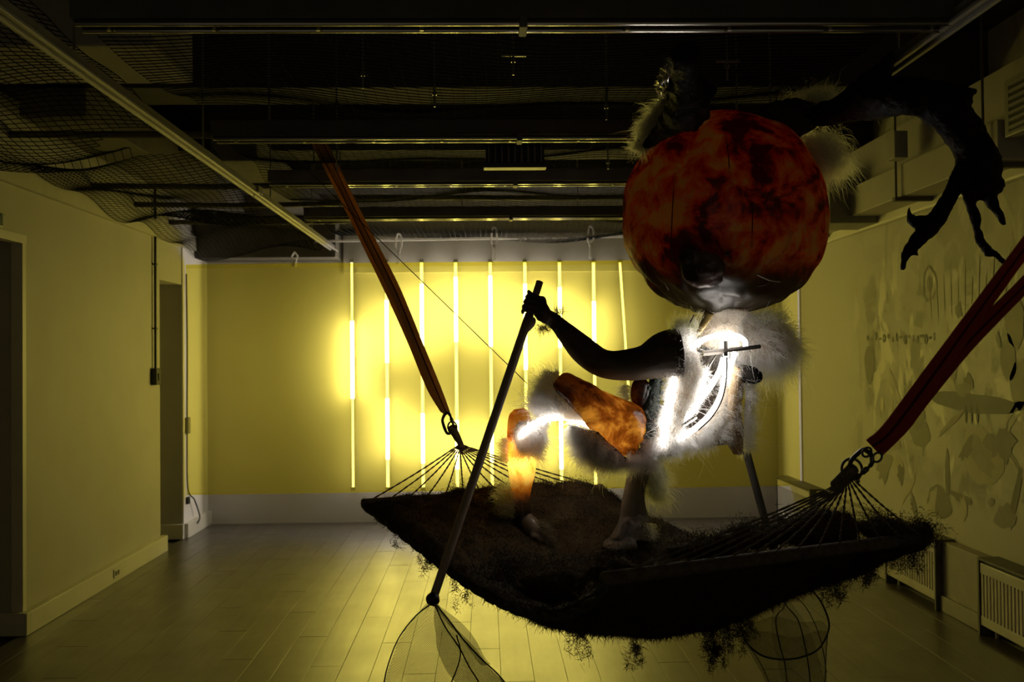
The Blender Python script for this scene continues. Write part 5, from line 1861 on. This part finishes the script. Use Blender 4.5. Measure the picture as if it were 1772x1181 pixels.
th = hide('thigh_underside', [(985, 735, 4.02, 1035, 748, 3.98), (992, 765, 4.02, 1060, 772, 3.98), (1015, 795, 4.04, 1085, 792, 3.99), (1050, 808, 4.06, 1105, 802, 4.02)], M_HIDEDARK, 0.02)
fur_on(th, 6000, 0.065, M_FURGREY, centre=P(1070, 740, 4.2), spread=0.6, gravity=0.2, comb=(-0.5, 0, -0.3))
lf = np.array([P(1085 + 52 * s, 792 + rng.normal() * 5, 4.02 + 0.04 * rng.normal()) for s in rng.random(1800)])
hair('knee_fringe', lf, np.tile(np.array([0.0, -0.2, -1.0]), (1800, 1)), 0.075, M_FUR, shin, spread=0.45, gravity=0.2, frizz=0.3)
lf = np.array([P(1128 + rng.normal() * 9, 800 + 55 * s, 4.1 + 0.03 * rng.normal()) for s in rng.random(2600)])
hair('shin_beard', lf, np.tile(np.array([0.5, 0, -0.6]), (2600, 1)), 0.085, M_FURGREEN, shin, spread=0.4, gravity=0.35, frizz=0.35)
lf = np.array([P(1118 + rng.normal() * 7, 905 + 25 * s, 4.06 + 0.03 * rng.normal()) for s in rng.random(900)])
hair('ankle_fur', lf, np.tile(np.array([0.5, 0, -0.5]), (900, 1)), 0.05, M_FURGREY, shin, spread=0.5)
lf = np.array([P(935 + 18 * s + rng.normal() * 5, 905 + 35 * s + rng.normal() * 4, 4.12 + 0.03 * rng.normal()) for s in rng.random(1500)])
hair('foot_fur', lf, np.tile(np.array([0.6, -0.2, -0.1]), (1500, 1)), 0.06, M_FURDARK, calf, spread=0.5, gravity=0.3)
lf = np.array([P(882 + rng.normal() * 9, 850 + 45 * s + rng.normal() * 4, 4.2 + 0.03 * rng.normal()) for s in rng.random(2200)])
hair('heel_fur', lf, np.tile(np.array([-0.5, -0.1, 0.4]), (2200, 1)), 0.075, M_FURGREEN, calf, spread=0.5, gravity=0.3)
lf = np.array([P(1084 + rng.normal() * 5, 668 + 35 * s, 4.16 + 0.02 * rng.normal()) for s in rng.random(1200)])
hair('hip_fur', lf, np.tile(np.array([-0.5, -0.1, 0.4]), (1200, 1)), 0.05, M_FURGREY, thigh, spread=0.6, gravity=0.3)

# fur at the antler roots
lf = np.array([P(1410 + rng.normal() * 22, 185 + rng.normal() * 12, 4.06 + 0.05 * rng.normal()) for s in range(4200)])
hair('antler_fur', lf, np.tile(np.array([0.35, -0.1, 0.5]), (4200, 1)), 0.10, M_FURGREY, head, spread=0.6, gravity=0.3)
lf = np.array([P(1412 + rng.normal() * 20, 235 + 50 * s + rng.normal() * 8, 4.06 + 0.05 * rng.normal()) for s in rng.random(4600)])
hair('antler_fur', lf, np.tile(np.array([0.6, -0.1, -0.35]), (4600, 1)), 0.12, M_FURGREY, head, spread=0.5, gravity=0.5)
eh = hide('ear_hide', [(1148, 170, 3.9, 1160, 180, 3.86), (1125, 195, 3.92, 1150, 215, 3.86), (1108, 225, 3.93, 1135, 245, 3.88), (1095, 262, 3.95, 1112, 270, 3.92)], mat('grey_ear_hide', (0.22, 0.20, 0.15), 0.8, var=0.2), 0.02)
fur_on(eh, 2600, 0.06, M_FURGREY, centre=P(1160, 240, 4.1), spread=0.45, gravity=0.3, comb=(-0.45, 0, 0.1))
rt = antler('antler_root', [[(1340, 215, 4.0, 34), (1375, 205, 4.0, 30), (1410, 200, 4.0, 22)]], 0.012, 5, m=M_HIDEDARK, disp=0.01)

# wire from the thigh up to the ceiling
a, b = P(912, 664, 4.05), P(440, 205, 4.75)
tag(G().tube([a, b], 0.0021, 6).obj('hanging_wire', M_WIRE), 'thin black wire running diagonally from the raised knee up to the ceiling', 'wire', 'wires holding the creature')
